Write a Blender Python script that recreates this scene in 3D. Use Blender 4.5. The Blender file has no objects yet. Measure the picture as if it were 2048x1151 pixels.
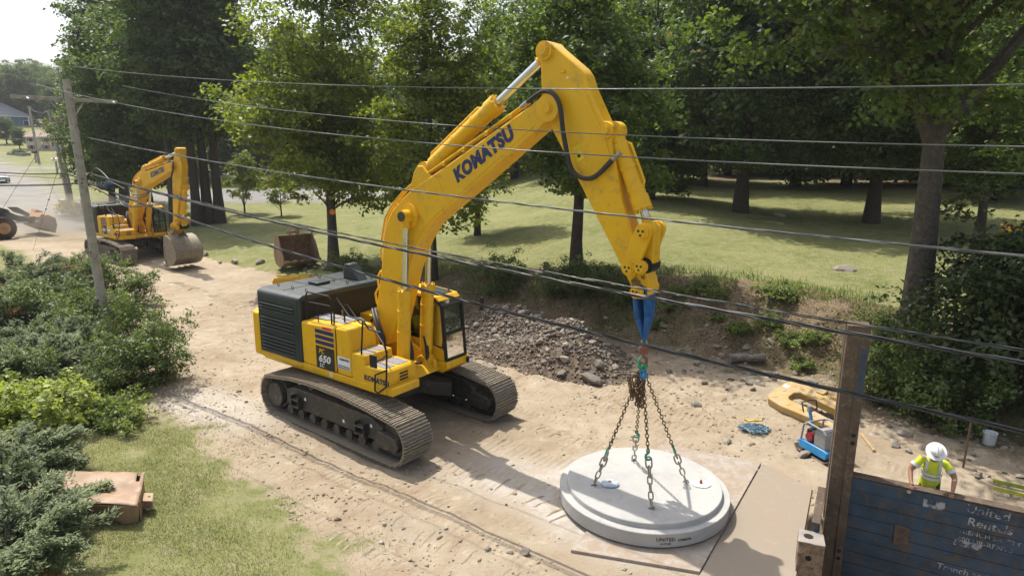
import bpy, bmesh, math, random
import numpy as np
from mathutils import Vector, Matrix
random.seed(7); RNG = np.random.default_rng(7)
R = math.radians
SC = bpy.context.scene
COL = SC.collection

# ------------------------------------------------------------------ camera, sky, sun, exposure
CAM_H, CAM_P, CAM_R, CAM_F = 7.3683, 0.2151, 0.0068, 1317.2 / 2048 * 36
cam = bpy.data.objects.new('camera', bpy.data.cameras.new('camera')); COL.objects.link(cam)
cam.data.sensor_width = 36; cam.data.lens = CAM_F; cam.data.clip_start = .1; cam.data.clip_end = 2500
cam.matrix_world = Matrix.Translation((0, 0, CAM_H)) @ Matrix.Rotation(math.pi/2 - CAM_P, 4, 'X') @ Matrix.Rotation(CAM_R, 4, 'Z')
SC.camera = cam
SUN_EL, SUN_AZ = R(62), math.atan2(.78, -.62)          # azimuth of the sun, counter-clockwise from +X
world = bpy.data.worlds.new('World'); SC.world = world; world.use_nodes = True
wn = world.node_tree.nodes; wl = world.node_tree.links
sky = wn.new('ShaderNodeTexSky'); sky.sky_type = 'NISHITA'; sky.sun_disc = False
sky.sun_elevation = SUN_EL; sky.sun_rotation = math.pi/2 - SUN_AZ
sky.air_density = 1.0; sky.dust_density = 4.0; sky.ozone_density = 1.0
hs = wn.new('ShaderNodeHueSaturation'); hs.inputs['Saturation'].default_value = .55
wl.new(sky.outputs[0], hs.inputs['Color'])
wl.new(hs.outputs[0], wn['Background'].inputs['Color']); wn['Background'].inputs['Strength'].default_value = .15
sun = bpy.data.objects.new('sun', bpy.data.lights.new('sun', 'SUN')); COL.objects.link(sun)
sun.data.energy = 4.0; sun.data.angle = R(.53); sun.data.color = (1, .94, .84)
sd = Vector((math.cos(SUN_AZ)*math.cos(SUN_EL), math.sin(SUN_AZ)*math.cos(SUN_EL), math.sin(SUN_EL)))
sun.rotation_euler = sd.to_track_quat('Z', 'Y').to_euler(); sun.location = (-20, 20, 40)
SC.view_settings.view_transform = 'Standard'; SC.view_settings.look = 'None'
SC.view_settings.exposure = .56; SC.view_settings.gamma = 1; SC.view_settings.use_curve_mapping = False
SC.cycles.max_bounces = 8; SC.cycles.transparent_max_bounces = 12
SC.cycles.diffuse_bounces = 3; SC.cycles.glossy_bounces = 3; SC.cycles.transmission_bounces = 6

# ------------------------------------------------------------------ helpers
def smooth(a, b, x):
    t = np.clip((np.asarray(x, float)-a)/(b-a), 0, 1); return t*t*(3-2*t)
def _h(i, j, s):
    n = (i.astype(np.int64)*374761393 + j.astype(np.int64)*668265263 + s*982451653) & 0x7fffffff
    n = ((n ^ (n >> 13))*1274126177) & 0x7fffffff
    return ((n ^ (n >> 16)) & 0xffff)/65535.
def vnoise(x, y, s=0):
    x = np.asarray(x, float); y = np.asarray(y, float); i = np.floor(x); j = np.floor(y); u = x-i; v = y-j
    u = u*u*(3-2*u); v = v*v*(3-2*v)
    return (_h(i, j, s)*(1-u)+_h(i+1, j, s)*u)*(1-v) + (_h(i, j+1, s)*(1-u)+_h(i+1, j+1, s)*u)*v
def fbm(x, y, s=0, o=4):
    t = 0; a = .5
    for k in range(o):
        t = t + a*vnoise(x*2**k, y*2**k, s+k*17); a *= .5
    return t
def ray(px, py):                        # direction of a photo pixel in the world, per metre of depth
    cr, sr = math.cos(CAM_R), math.sin(CAM_R); a, b = px-1024, py-575.5; f = CAM_F/36*2048
    u = (a*cr+b*sr)/f; v = (-a*sr+b*cr)/f; c, s = math.cos(CAM_P), math.sin(CAM_P)
    return Vector((u, c-v*s, -(s+v*c)))
def tag(o, label=None, cat=None, group=None, kind=None):
    if label: o['label'] = label
    if cat: o['category'] = cat
    if group: o['group'] = group
    if kind: o['kind'] = kind
    return o
def empty(name, loc=(0, 0, 0), rz=0, label=None, cat=None, group=None):
    o = bpy.data.objects.new(name, None); COL.objects.link(o); o.location = loc; o.rotation_euler = (0, 0, rz)
    o.empty_display_size = .2
    return tag(o, label, cat, group)
def link(name, me, parent=None):
    o = bpy.data.objects.new(name, me); COL.objects.link(o)
    if parent: o.parent = parent
    return o
def copy_tree(o, parent=None):
    c = o.copy(); COL.objects.link(c)
    if parent: c.parent = parent
    for ch in list(o.children): copy_tree(ch, c)
    return c
def basis(d, up=Vector((0, 0, 1))):
    d = Vector(d).normalized(); x = up.cross(d)
    if x.length < 1e-4: x = Vector((1, 0, 0)).cross(d)
    x.normalize(); return x, d.cross(x), d

class MB:
    "collects shapes into one mesh"
    def __init__(s): s.v = []; s.f = []
    def add(s, vs, fs, M=None):
        b = len(s.v)
        for p in vs:
            p = Vector(p)
            if M is not None: p = M @ p
            s.v.append(tuple(p))
        s.f += [tuple(b+i for i in f) for f in fs]; return s
    def box(s, c, d, M=None):
        x, y, z = [k/2 for k in d]; cx, cy, cz = c
        vs = [(cx+a*x, cy+b*y, cz+e*z) for a in (-1, 1) for b in (-1, 1) for e in (-1, 1)]
        return s.add(vs, [(0, 1, 3, 2), (4, 6, 7, 5), (0, 4, 5, 1), (2, 3, 7, 6), (0, 2, 6, 4), (1, 5, 7, 3)], M)
    def b2(s, a, b, M=None):
        return s.box([(p+q)/2 for p, q in zip(a, b)], [abs(q-p) for p, q in zip(a, b)], M)
    def prism(s, poly, a, b, axis='y', M=None):
        ar = sum(poly[i][0]*poly[(i+1) % len(poly)][1]-poly[(i+1) % len(poly)][0]*poly[i][1] for i in range(len(poly)))
        if ar < 0: poly = poly[::-1]
        def P(p, t): return {'y': (p[0], t, p[1]), 'x': (t, p[0], p[1]), 'z': (p[0], p[1], t)}[axis]
        n = len(poly); vs = [P(p, a) for p in poly]+[P(p, b) for p in poly]
        fl = (axis == 'y') != (b < a)
        F = [tuple(range(n)), tuple(range(2*n-1, n-1, -1))]+[(i, n+i, n+(i+1) % n, (i+1) % n) for i in range(n)]
        if not fl: F = [f[::-1] for f in F]
        return s.add(vs, F, M)
    def tube(s, path, r, n=8, cap=True, M=None):
        P = [Vector(p) for p in path]; k = len(P)
        rr = r if isinstance(r, (list, tuple)) else [r]*k
        vs = []; x = None
        for i in range(k):
            d = (P[min(i+1, k-1)]-P[max(i-1, 0)])
            if d.length < 1e-7: d = Vector((0, 0, 1))
            d.normalize()
            if x is None: x = basis(d)[0]
            else:
                x = x-d*x.dot(d)
                if x.length < 1e-5: x = basis(d)[0]
                x.normalize()
            y = d.cross(x)
            for j in range(n):
                a = 2*math.pi*j/n; vs.append(P[i]+(x*math.cos(a)+y*math.sin(a))*rr[i])
        F = [(i*n+j, i*n+(j+1) % n, (i+1)*n+(j+1) % n, (i+1)*n+j) for i in range(k-1) for j in range(n)]
        if cap: F += [tuple(range(n-1, -1, -1)), tuple((k-1)*n+j for j in range(n))]
        return s.add(vs, F, M)
    def cyl(s, a, b, r, n=16, r2=None, M=None): return s.tube([a, b], [r, r if r2 is None else r2], n, True, M)
    def lathe(s, prof, n=32, M=None):     # prof (r,z) from bottom to top
        vs = [(r*math.cos(2*math.pi*j/n), r*math.sin(2*math.pi*j/n), z) for r, z in prof for j in range(n)]
        k = len(prof)
        F = [(i*n+j, i*n+(j+1) % n, (i+1)*n+(j+1) % n, (i+1)*n+j) for i in range(k-1) for j in range(n)]
        F += [tuple(range(n-1, -1, -1)), tuple((k-1)*n+j for j in range(n))]
        return s.add(vs, F, M)
    def torus(s, path, r, n=6, M=None):   # closed tube
        P = [Vector(p) for p in path]; k = len(P); c = sum(P, Vector())/k; vs = []
        nrm = (P[0]-c).cross(P[k//4]-c).normalized()
        for i in range(k):
            d = (P[(i+1) % k]-P[i-1]).normalized(); x = d.cross(nrm).normalized()
            for j in range(n):
                a = 2*math.pi*j/n; vs.append(P[i]+(x*math.cos(a)+nrm*math.sin(a))*r)
        return s.add(vs, [(i*n+j, i*n+(j+1) % n, ((i+1) % k)*n+(j+1) % n, ((i+1) % k)*n+j) for i in range(k) for j in range(n)], M)
    def mesh(s, name, mat=None, ang=35):
        me = bpy.data.meshes.new(name); me.from_pydata(s.v, [], s.f); me.update()
        bm = bmesh.new(); bm.from_mesh(me); bmesh.ops.recalc_face_normals(bm, faces=bm.faces); bm.to_mesh(me); bm.free()
        me.polygons.foreach_set('use_smooth', [True]*len(me.polygons)); me.set_sharp_from_angle(angle=R(ang))
        if mat: me.materials.append(mat)
        return me
    def build(s, name, mat=None, parent=None, bevel=0, ang=35):
        o = link(name, s.mesh(name, mat, ang), parent)
        if bevel:
            m = o.modifiers.new('bevel', 'BEVEL'); m.width = bevel; m.segments = 2; m.limit_method = 'ANGLE'; m.angle_limit = R(30)
            m.harden_normals = False
        return o
def mesh_np(name, V, F, mat=None, col=None, smooth_=False):
    me = bpy.data.meshes.new(name); n = F.shape[1]
    me.vertices.add(len(V)); me.vertices.foreach_set('co', np.ascontiguousarray(V, np.float32).ravel())
    me.loops.add(F.size); me.loops.foreach_set('vertex_index', np.ascontiguousarray(F, np.int32).ravel())
    me.polygons.add(len(F)); me.polygons.foreach_set('loop_start', np.arange(0, F.size, n, dtype=np.int32))
    me.update(calc_edges=True)
    if smooth_: me.polygons.foreach_set('use_smooth', [True]*len(F))
    if col is not None:
        c = np.ones((len(V), 4), np.float32); c[:, :col.shape[1]] = col
        a = me.color_attributes.new('col', 'FLOAT_COLOR', 'POINT'); a.data.foreach_set('color', c.ravel())
    if mat: me.materials.append(mat)
    return me
def text(name, body, size, mat, parent, M, thick=.004, bold=.0, shear=0, xs=1.0, align='LEFT'):
    cu = bpy.data.curves.new(name, 'FONT'); cu.body = body; cu.size = size; cu.extrude = thick; cu.offset = bold*size; cu.shear = shear
    cu.align_x = align; cu.resolution_u = 3; cu.space_character = 1+bold*1.5
    t = bpy.data.objects.new(name+'_tmp', cu); COL.objects.link(t)
    bpy.context.view_layer.update()
    me = bpy.data.meshes.new_from_object(t.evaluated_get(bpy.context.evaluated_depsgraph_get()))
    bpy.data.objects.remove(t); bpy.data.curves.remove(cu)
    me.transform(M @ Matrix.Diagonal((xs, 1, 1, 1))); me.materials.clear(); me.materials.append(mat); me.name = name
    return link(name, me, parent)
def frame(o, x, y):                     # matrix with given origin, text direction x and up y
    x = Vector(x).normalized(); y = Vector(y); y = (y-x*y.dot(x)).normalized(); z = x.cross(y)
    m = Matrix((x, y, z)).transposed().to_4x4(); m.translation = Vector(o); return m

# ------------------------------------------------------------------ materials
def nodes(name):
    m = bpy.data.materials.new(name); m.use_nodes = True; t = m.node_tree
    return m, t, t.nodes, t.links, t.nodes['Principled BSDF']
def noise(t, scale, detail=4, rough=.6, co=None, dist=0):
    n = t.nodes.new('ShaderNodeTexNoise'); n.inputs['Scale'].default_value = scale; n.inputs['Detail'].default_value = detail
    n.inputs['Roughness'].default_value = rough; n.inputs['Distortion'].default_value = dist
    if co is None: co = t.nodes.new('ShaderNodeTexCoord').outputs['Object']
    t.links.new(co, n.inputs['Vector']); return n.outputs['Fac']
def ramp(t, fac, a, b, ca=(0, 0, 0), cb=(1, 1, 1)):
    n = t.nodes.new('ShaderNodeValToRGB'); n.color_ramp.elements[0].position = a; n.color_ramp.elements[1].position = b
    n.color_ramp.elements[0].color = (*ca, 1); n.color_ramp.elements[1].color = (*cb, 1); t.links.new(fac, n.inputs[0]); return n.outputs[0]
def mixc(t, f, a, b, mode='MIX'):
    n = t.nodes.new('ShaderNodeMix'); n.data_type = 'RGBA'; n.blend_type = mode
    for s, v in ((0, f), (6, a), (7, b)):
        if isinstance(v, bpy.types.NodeSocket): t.links.new(v, n.inputs[s])
        elif isinstance(v, (int, float)): n.inputs[s].default_value = v
        else: n.inputs[s].default_value = (*v, 1)
    return n.outputs[2]
def math_(t, op, a, b=0.0, clamp=False):
    n = t.nodes.new('ShaderNodeMath'); n.operation = op; n.use_clamp = clamp
    for i, v in enumerate((a, b)):
        if isinstance(v, bpy.types.NodeSocket): t.links.new(v, n.inputs[i])
        else: n.inputs[i].default_value = v
    return n.outputs[0]
def bump(t, h, strength=.3, dist=.02, chain=None):
    n = t.nodes.new('ShaderNodeBump'); n.inputs['Strength'].default_value = strength; n.inputs['Distance'].default_value = dist
    t.links.new(h, n.inputs['Height'])
    if chain is not None: t.links.new(chain, n.inputs['Normal'])
    return n.outputs[0]
MATS = {}
def mat(name, c, rough=.5, metal=0, var=.15, scale=3, dirt=None, dirt_amt=.0, dust=0., bmp=0, bscale=30, spec=.5, c2=None, coat=0):
    """plain paint, metal, wood or plastic: c mottled by noise, worn patches of colour dirt, dust on faces that look up"""
    if name in MATS: return MATS[name]
    m, t, N, L, B = nodes(name)
    co = N.new('ShaderNodeTexCoord').outputs['Object']
    f = noise(t, scale, 5, .65, co)
    lo = tuple(max(0, k*(1-var)) for k in c); hi = tuple(min(1, k*(1+var)) for k in (c2 or c))
    col = ramp(t, f, .3, .7, lo, hi)
    if dirt:
        f2 = noise(t, scale*2.3, 8, .75, co, .4)
        col = mixc(t, ramp(t, f2, .62-dirt_amt*.5, .78-dirt_amt*.5), col, dirt)
    if dust:
        g = N.new('ShaderNodeNewGeometry'); sx = N.new('ShaderNodeSeparateXYZ'); L.new(g.outputs['Normal'], sx.inputs[0])
        f3 = noise(t, 6, 5, .7, co); up = math_(t, 'MULTIPLY', ramp(t, sx.outputs['Z'], .3, .9), ramp(t, f3, .25, .75))
        col = mixc(t, math_(t, 'MULTIPLY', up, dust), col, (.36, .30, .22))
    L.new(col, B.inputs['Base Color'])
    B.inputs['Roughness'].default_value = rough; B.inputs['Metallic'].default_value = metal; B.inputs['Specular IOR Level'].default_value = spec
    if coat: B.inputs['Coat Weight'].default_value = coat; B.inputs['Coat Roughness'].default_value = .2
    L.new(ramp(t, noise(t, scale*4, 4, .6, co), .2, .8, (rough*.8,)*3, (min(1, rough*1.25),)*3), B.inputs['Roughness'])
    if bmp: L.new(bump(t, noise(t, bscale, 6, .7, co), bmp, .01), B.inputs['Normal'])
    MATS[name] = m; return m
YEL = mat('yellow paint', (.74, .42, .008), .4, var=.09, scale=1.2, dirt=(.44, .28, .06), dirt_amt=.15, dust=.12, spec=.4)
YEL2 = mat('worn yellow paint', (.68, .37, .014), .5, var=.1, scale=1.5, dirt=(.30, .2, .07), dirt_amt=.14, dust=.2, spec=.4)
BLK = mat('black paint', (.011, .012, .013), .55, var=.3, scale=2, dust=.05, spec=.3)
HOOD = mat('charcoal hood paint', (.022, .033, .037), .4, var=.2, scale=2, dust=.06)
DKM = mat('dark grey steel', (.028, .028, .026), .5, var=.3, dirt=(.11, .09, .065), dirt_amt=.22, dust=.5)
SHOE = mat('dusty track steel', (.21, .185, .15), .5, metal=.2, var=.3, scale=5, dirt=(.36, .30, .22), dirt_amt=.25, dust=.4)
CHROME = mat('chromed rod', (.62, .63, .64), .14, metal=1, var=.05)
RUB = mat('black rubber', (.018, .018, .018), .55, var=.3, dust=.15)
STEEL = mat('bare steel', (.33, .33, .33), .4, metal=.8, var=.2)
NAVY = mat('navy decal', (.012, .022, .11), .4, var=.05)
WHT = mat('white decal', (.75, .75, .73), .4, var=.05)
DECB = mat('charcoal decal', (.02, .02, .02), .4, var=.1)
GRIP = mat('grey anti-slip pad', (.22, .22, .24), .85, var=.25, scale=20, bmp=.4, bscale=90)
RED = mat('red decal', (.62, .06, .06), .4)
m, t, N, L, B = nodes('window glass')
tp = N.new('ShaderNodeBsdfTransparent'); tp.inputs[0].default_value = (.62, .70, .66, 1)
gl = N.new('ShaderNodeBsdfGlossy'); gl.inputs['Roughness'].default_value = .03
fr = N.new('ShaderNodeFresnel'); fr.inputs['IOR'].default_value = 1.5
mx = N.new('ShaderNodeMixShader'); L.new(fr.outputs[0], mx.inputs[0]); L.new(tp.outputs[0], mx.inputs[1]); L.new(gl.outputs[0], mx.inputs[2]); L.new(mx.outputs[0], N['Material Output'].inputs['Surface'])
GLASS = m
# ------------------------------------------------------------------ the ground
FOOT = [(-220, 250), (-112, 141), (-90, 119), (-66, 94), (-41.7, 62.6), (-28, 48.5), (-19, 41), (-10.5, 34.3), (-5, 29.6), (0, 26.6), (4.5, 24.3), (8, 22.4), (10.4, 20), (12.3, 16.8), (15, 12.8), (19, 8), (45, -20)]
YARD = [(-240, 235), (-125, 130), (-100, 106), (-77, 84), (-52, 56), (-33.8, 45.5), (-19.6, 30.8), (-12.3, 21.6), (-9.6, 18.1), (-6.2, 15.1), (-3.9, 12.5), (-2.1, 10.7), (.3, 8.2), (12.5, -5.5)]
def pdist(X, Y, P):                     # signed distance to a polyline, positive to the left of its run
    best = np.full(np.shape(X), 1e9); sg = np.ones(np.shape(X))
    for (ax, ay), (bx, by) in zip(P[:-1], P[1:]):
        dx, dy = bx-ax, by-ay; t = np.clip(((X-ax)*dx+(Y-ay)*dy)/(dx*dx+dy*dy), 0, 1)
        d = np.hypot(X-ax-t*dx, Y-ay-t*dy); cr = dx*(Y-ay)-dy*(X-ax)
        m = d < best; best = np.where(m, d, best); sg = np.where(m, np.sign(cr), sg)
    return best*sg
PA = np.array((6.5, 11.97)); PU = np.array((.878, -.478)); PN = np.array((-.478, -.878))   # the trench shield's far panel
def pit_sw(X, Y):
    return (X-PA[0])*PU[0]+(Y-PA[1])*PU[1], (X-PA[0])*PN[0]+(Y-PA[1])*PN[1]
def height(X, Y, fine=True):
    X = np.asarray(X, float); Y = np.asarray(Y, float)
    d = pdist(X, Y, FOOT); e = -pdist(X, Y, YARD)
    rise = np.interp(X, [-40, -16, -8, 0, 4, 11, 18], [.12, .2, .6, 1.5, 1.95, 1.9, 1.5])
    wob = (fbm(X*.6, Y*.6, 5)-.5)*1.2
    z = rise*smooth(-.2, 3.4, d+wob)+(.02+.045*smooth(-6, 6, X))*np.clip(d-3, 0, 40)
    r = np.hypot(X, Y); z = z+.00035*np.clip(r-65, 0, 200)**2
    z = z+(fbm(X*.09, Y*.09, 3)-.5)*.5*smooth(4, 14, d)
    z = z+.18*smooth(.0, 3, e)*smooth(60, 40, Y)
    if fine:
        on = smooth(1.5, -1, d)*smooth(1, -.6, e)
        z = z+on*((fbm(X*.55, Y*.55, 11)-.5)*.22+(fbm(X*2.6, Y*2.6, 12, 4)-.5)*.10)
        a = X*.8+Y*-.6; b = X*.6+Y*.8                # ruts run along the road
        z = z+on*(vnoise(b*1.6+(fbm(X*.2, Y*.2, 9)-.5)*2, a*.12, 21)-.5)*.12
        bank = smooth(-.8, .3, d)*smooth(5, 3, d)
        z = z+bank*((fbm(X*1.3, Y*1.3, 31)-.5)*.5+(fbm(X*4, Y*4, 33)-.5)*.16)
        s, w = pit_sw(X, Y)
        z = z+.16*smooth(1.2, .3, -w)*smooth(-.6, .4, s)*(w < 0)*fbm(X*3, Y*3, 44)*1.5
        # the patch under the plates and the lid is graded flat
        z = z*(1-smooth(3.4, 2.6, np.hypot((X-3.4)*.8, Y-12.2)))
        inpit = smooth(-.42, -.30, s)*smooth(-.02, .1, w)*smooth(4.2, 4.0, w)
        z = z*(1-inpit)-2.6*inpit
    return z
def hz(x, y): return float(height(np.array([x]), np.array([y]))[0])
def hit(px, py, lo=6.0, hi=260.0):       # where the sight line of a photo pixel meets the ground
    d = ray(px, py); ts = np.geomspace(lo, hi, 900)
    zz = CAM_H+ts*d.z-height(ts*d.x, ts*d.y, False); k = np.argmax(zz < 0)
    if zz[k] >= 0: k = len(ts)-1
    t = ts[k] if k == 0 else ts[k-1]+(ts[k]-ts[k-1])*zz[k-1]/(zz[k-1]-zz[k]+1e-9)
    return Vector((d.x*t, d.y*t, hz(d.x*t, d.y*t)))
def at_depth(px, py, Yw):
    d = ray(px, py); return Vector((0, 0, CAM_H))+d*(Yw/d.y)
def axis_vals(lo, f0, f1, hi, step, grow):
    a = list(np.arange(f0, f1, step)); s = step
    while a[-1] < hi: s *= grow; a.append(a[-1]+s)
    s = step
    while a[0] > lo: s *= grow; a.insert(0, a[0]-s)
    return np.array(a)
gx = axis_vals(-700, -15, 15.5, 700, .1, 1.055); gy = axis_vals(-60, 7.5, 26, 900, .1, 1.045)
GX, GY = np.meshgrid(gx, gy); GZ = height(GX, GY)
nx, ny = len(gx), len(gy); idx = np.arange(nx*ny).reshape(ny, nx)
gf = np.stack([idx[:-1, :-1], idx[:-1, 1:], idx[1:, 1:], idx[1:, :-1]], -1).reshape(-1, 4)
d = pdist(GX, GY, FOOT); e = -pdist(GX, GY, YARD)
wob = (fbm(GX*.8, GY*.8, 51)-.5)*2.2
far = np.hypot(GX, GY)
dirt = smooth(.9, -.5, d+wob*.55)*smooth(2.4, -1.0, e+wob*1.0)
bank = smooth(-.6, .3, d+wob*.5)*smooth(5.0, 3.2, d+wob*.8)*smooth(-13, -6, GX)
bank = np.maximum(bank, smooth(40, 50, d+wob)*(GX > -60)*(1-smooth(100, 160, far)))
road = smooth(2.5, -.0, d)*smooth(2.5, 0, e)*smooth(52, 58, GY+wob*2)
park = smooth(1.1, .95, np.hypot((GX+33)/17, (GY-86)/9.5))
drive = smooth(1.6, 1.2, np.abs((GY-121)+.1*(GX+80)))*(GX > -92)*(GX < -50)
bank = np.maximum(bank, .57*smooth(-3.6, -.8, d+wob*.8)*smooth(-7, -1, GX)*(d < 1))
asph = np.clip(np.maximum(np.maximum(road, park), drive), 0, 1)
cem = np.clip(smooth(2.7, 1.6, np.hypot(GX-2.78, GY-12.6))+.8*smooth(1.5, .3, np.abs((GX-.6)*.6+(GY-13.2)*.8))*smooth(3.2, .8, np.abs((GX-.6)*.8-(GY-13.2)*.6)), 0, 1)
cem = np.maximum(cem, .75*smooth(1.9, .5, np.hypot((GX+8.6)*.6, GY-17.6+.5*(GX+8.6))))
mask = np.stack([dirt, bank, asph, cem], -1).reshape(-1, 4)

m, t, N, L, B = nodes('ground of dirt, lawn and asphalt')
co = N.new('ShaderNodeTexCoord').outputs['Object']
at = N.new('ShaderNodeAttribute'); at.attribute_name = 'col'
sep = N.new('ShaderNodeSeparateColor'); L.new(at.outputs['Color'], sep.inputs[0])
n1 = noise(t, .35, 6, .65, co); n2 = noise(t, 2.2, 8, .7, co); n3 = noise(t, 16, 6, .75, co); n4 = noise(t, 60, 4, .7, co)
dcol = ramp(t, n1, .32, .68, (.285, .222, .152), (.385, .325, .245))
dcol = mixc(t, ramp(t, n2, .52, .75), dcol, (.235, .172, .11)); dcol = mixc(t, ramp(t, n2, .28, .44, (1, 1, 1), (0, 0, 0)), dcol, (.455, .39, .30))
dcol = mixc(t, ramp(t, n3, .58, .8), dcol, (.20, .15, .10)); dcol = mixc(t, math_(t, 'MULTIPLY', ramp(t, n4, .55, .8), .5), dcol, (.48, .42, .34))
cemf = math_(t, 'MULTIPLY', at.outputs['Alpha'], ramp(t, n2, .3, .6))
dcol = mixc(t, math_(t, 'MULTIPLY', cemf, .85), dcol, (.50, .48, .45))
gcol = ramp(t, n1, .35, .65, (.125, .145, .046), (.21, .213, .088))
gcol = mixc(t, ramp(t, n2, .45, .7), gcol, (.255, .235, .13)); gcol = mixc(t, ramp(t, n3, .5, .8), gcol, (.095, .105, .04))
bcol = ramp(t, n2, .35, .65, (.07, .055, .03), (.17, .125, .075)); bcol = mixc(t, ramp(t, n3, .47, .6), bcol, (.265, .2, .135)); bcol = mixc(t, ramp(t, n1, .5, .7), bcol, (.06, .075, .022))
acol = ramp(t, n2, .3, .7, (.17, .168, .165), (.235, .23, .222)); acol = mixc(t, ramp(t, n1, .45, .7), acol, (.28, .26, .225))
def edge(sock): return ramp(t, math_(t, 'ADD', sock, math_(t, 'MULTIPLY', math_(t, 'SUBTRACT', n2, .5), .9)), .38, .62)
col = mixc(t, edge(sep.outputs[0]), gcol, dcol); col = mixc(t, edge(sep.outputs[1]), col, bcol); col = mixc(t, sep.outputs[2], col, acol)
L.new(col, B.inputs['Base Color']); B.inputs['Roughness'].default_value = .95; B.inputs['Specular IOR Level'].default_value = .15
mp = N.new('ShaderNodeMapping'); mp.inputs['Rotation'].default_value = (0, 0, R(36)); L.new(co, mp.inputs[0])
wv = N.new('ShaderNodeTexWave'); wv.inputs['Scale'].default_value = 1.9; wv.inputs['Distortion'].default_value = 2.2; wv.inputs['Detail'].default_value = 2; wv.inputs['Detail Scale'].default_value = 1.5
L.new(mp.outputs[0], wv.inputs['Vector']); mp2 = N.new('ShaderNodeMapping'); mp2.inputs['Scale'].default_value = (.16, 1.1, 1); L.new(mp.outputs[0], mp2.inputs[0])
wm = math_(t, 'MULTIPLY', math_(t, 'MULTIPLY', wv.outputs['Fac'], ramp(t, noise(t, 1.0, 3, .6, mp2.outputs[0]), .52, .60)), sep.outputs[0])
bh = math_(t, 'ADD', math_(t, 'ADD', math_(t, 'MULTIPLY', n3, .5), math_(t, 'MULTIPLY', n4, .3)), math_(t, 'MULTIPLY', wm, .30))
vo = N.new('ShaderNodeTexVoronoi'); vo.inputs['Scale'].default_value = 7; L.new(co, vo.inputs['Vector']); bh = math_(t, 'ADD', bh, math_(t, 'MULTIPLY', math_(t, 'MULTIPLY', ramp(t, vo.outputs['Distance'], .1, .5, (1, 1, 1), (0, 0, 0)), ramp(t, n2, .45, .6)), .22))
bh = math_(t, 'MULTIPLY', bh, math_(t, 'SUBTRACT', 1.0, math_(t, 'MULTIPLY', sep.outputs[2], .85)))
L.new(bump(t, bh, .75, .07), B.inputs['Normal'])
GROUND = m
tag(link('ground', mesh_np('ground', np.stack([GX, GY, GZ], -1).reshape(-1, 3), gf, GROUND, mask, True)), kind='structure')
# faded yellow lines of the parking bay and the road are left to two thin painted strips
# ------------------------------------------------------------------ foliage
def leafmat(name, dark, light, trans=.4, rough=.5, tint=(.94, 1.0, .42)):
    dark, light = [(c_[0]*1.08, c_[1]*1.06, c_[2]*1.15) for c_ in (dark, light)]
    m, t, N, L, B = nodes(name)
    a = N.new('ShaderNodeAttribute'); a.attribute_name = 'col'
    s = N.new('ShaderNodeSeparateColor'); L.new(a.outputs['Color'], s.inputs[0])
    c = mixc(t, s.outputs[0], dark, light)
    c = mixc(t, ramp(t, s.outputs[1], .93, .99), c, (.22, .13, .04))
    L.new(c, B.inputs['Base Color']); B.inputs['Roughness'].default_value = rough; B.inputs['Specular IOR Level'].default_value = .35
    tr = N.new('ShaderNodeBsdfTranslucent'); tc = mixc(t, 1.0, c, tint, 'MULTIPLY')
    gm = N.new('ShaderNodeMix'); gm.data_type = 'RGBA'; gm.blend_type = 'ADD'; gm.inputs[0].default_value = 1; L.new(tc, gm.inputs[6]); L.new(tc, gm.inputs[7])
    L.new(gm.outputs[2], tr.inputs['Color'])
    mx = N.new('ShaderNodeMixShader'); mx.inputs[0].default_value = trans
    L.new(B.outputs[0], mx.inputs[1]); L.new(tr.outputs[0], mx.inputs[2]); L.new(mx.outputs[0], N['Material Output'].inputs['Surface'])
    return m
LF_MAPLE = leafmat('maple leaves', (.05, .08, .012), (.20, .235, .036), .45)
LF_OAK = leafmat('oak leaves', (.04, .068, .017), (.115, .165, .042), .42)
LF_WOOD = leafmat('woodland leaves', (.034, .06, .018), (.095, .14, .042), .42)
LF_JUN = leafmat('juniper needles', (.055, .085, .036), (.20, .24, .115), .15, .7)
LF_WEED = leafmat('shrub leaves', (.065, .10, .022), (.21, .26, .065), .35)
LF_SHADED = leafmat('leaves darkened for shade', (.02, .036, .012), (.06, .09, .028), .25)  # the oak's shade over the big bushes is put into this leaf colour
LF_LIME = leafmat('lime shrub leaves', (.11, .15, .03), (.33, .37, .10), .35)
LF_BUSH = leafmat('dark shrub leaves', (.045, .075, .02), (.16, .21, .062), .3)
LF_RED = leafmat('copper leaves', (.06, .035, .02), (.16, .08, .045), .3)
LF_GRASS = leafmat('lawn blades', (.11, .135, .05), (.29, .28, .175), .3, .7)
BARK = mat('grey bark', (.088, .078, .067), .9, var=.35, scale=6, dirt=(.045, .038, .03), dirt_amt=.3, bmp=.8, bscale=14, spec=.2)
BARK2 = mat('dark bark', (.055, .045, .036), .95, var=.35, scale=6, bmp=.8, bscale=14, spec=.2)
def unit(n, rng):
    v = rng.normal(size=(n, 3)); return v/np.linalg.norm(v, axis=1, keepdims=True)
def leaves(P, Nn, size, rng, col, asp=.62, droop=.25):
    "one folded kite per leaf"
    n = len(P); s = size*rng.uniform(.65, 1.3, n)[:, None]
    t = np.cross(Nn, unit(n, rng)); t /= np.linalg.norm(t, axis=1, keepdims=True)+1e-9; t[:, 2] -= droop; t /= np.linalg.norm(t, axis=1, keepdims=True)+1e-9
    b = np.cross(Nn, t); b /= np.linalg.norm(b, axis=1, keepdims=True)+1e-9; nn = np.cross(t, b)
    V = np.stack([P-t*s*.5, P+b*s*asp*.5+nn*s*.1, P+t*s*.5, P-b*s*asp*.5+nn*s*.1], 1).reshape(-1, 3)
    F = np.arange(4*n).reshape(-1, 4); return V, F, np.repeat(col, 4, 0)
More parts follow.
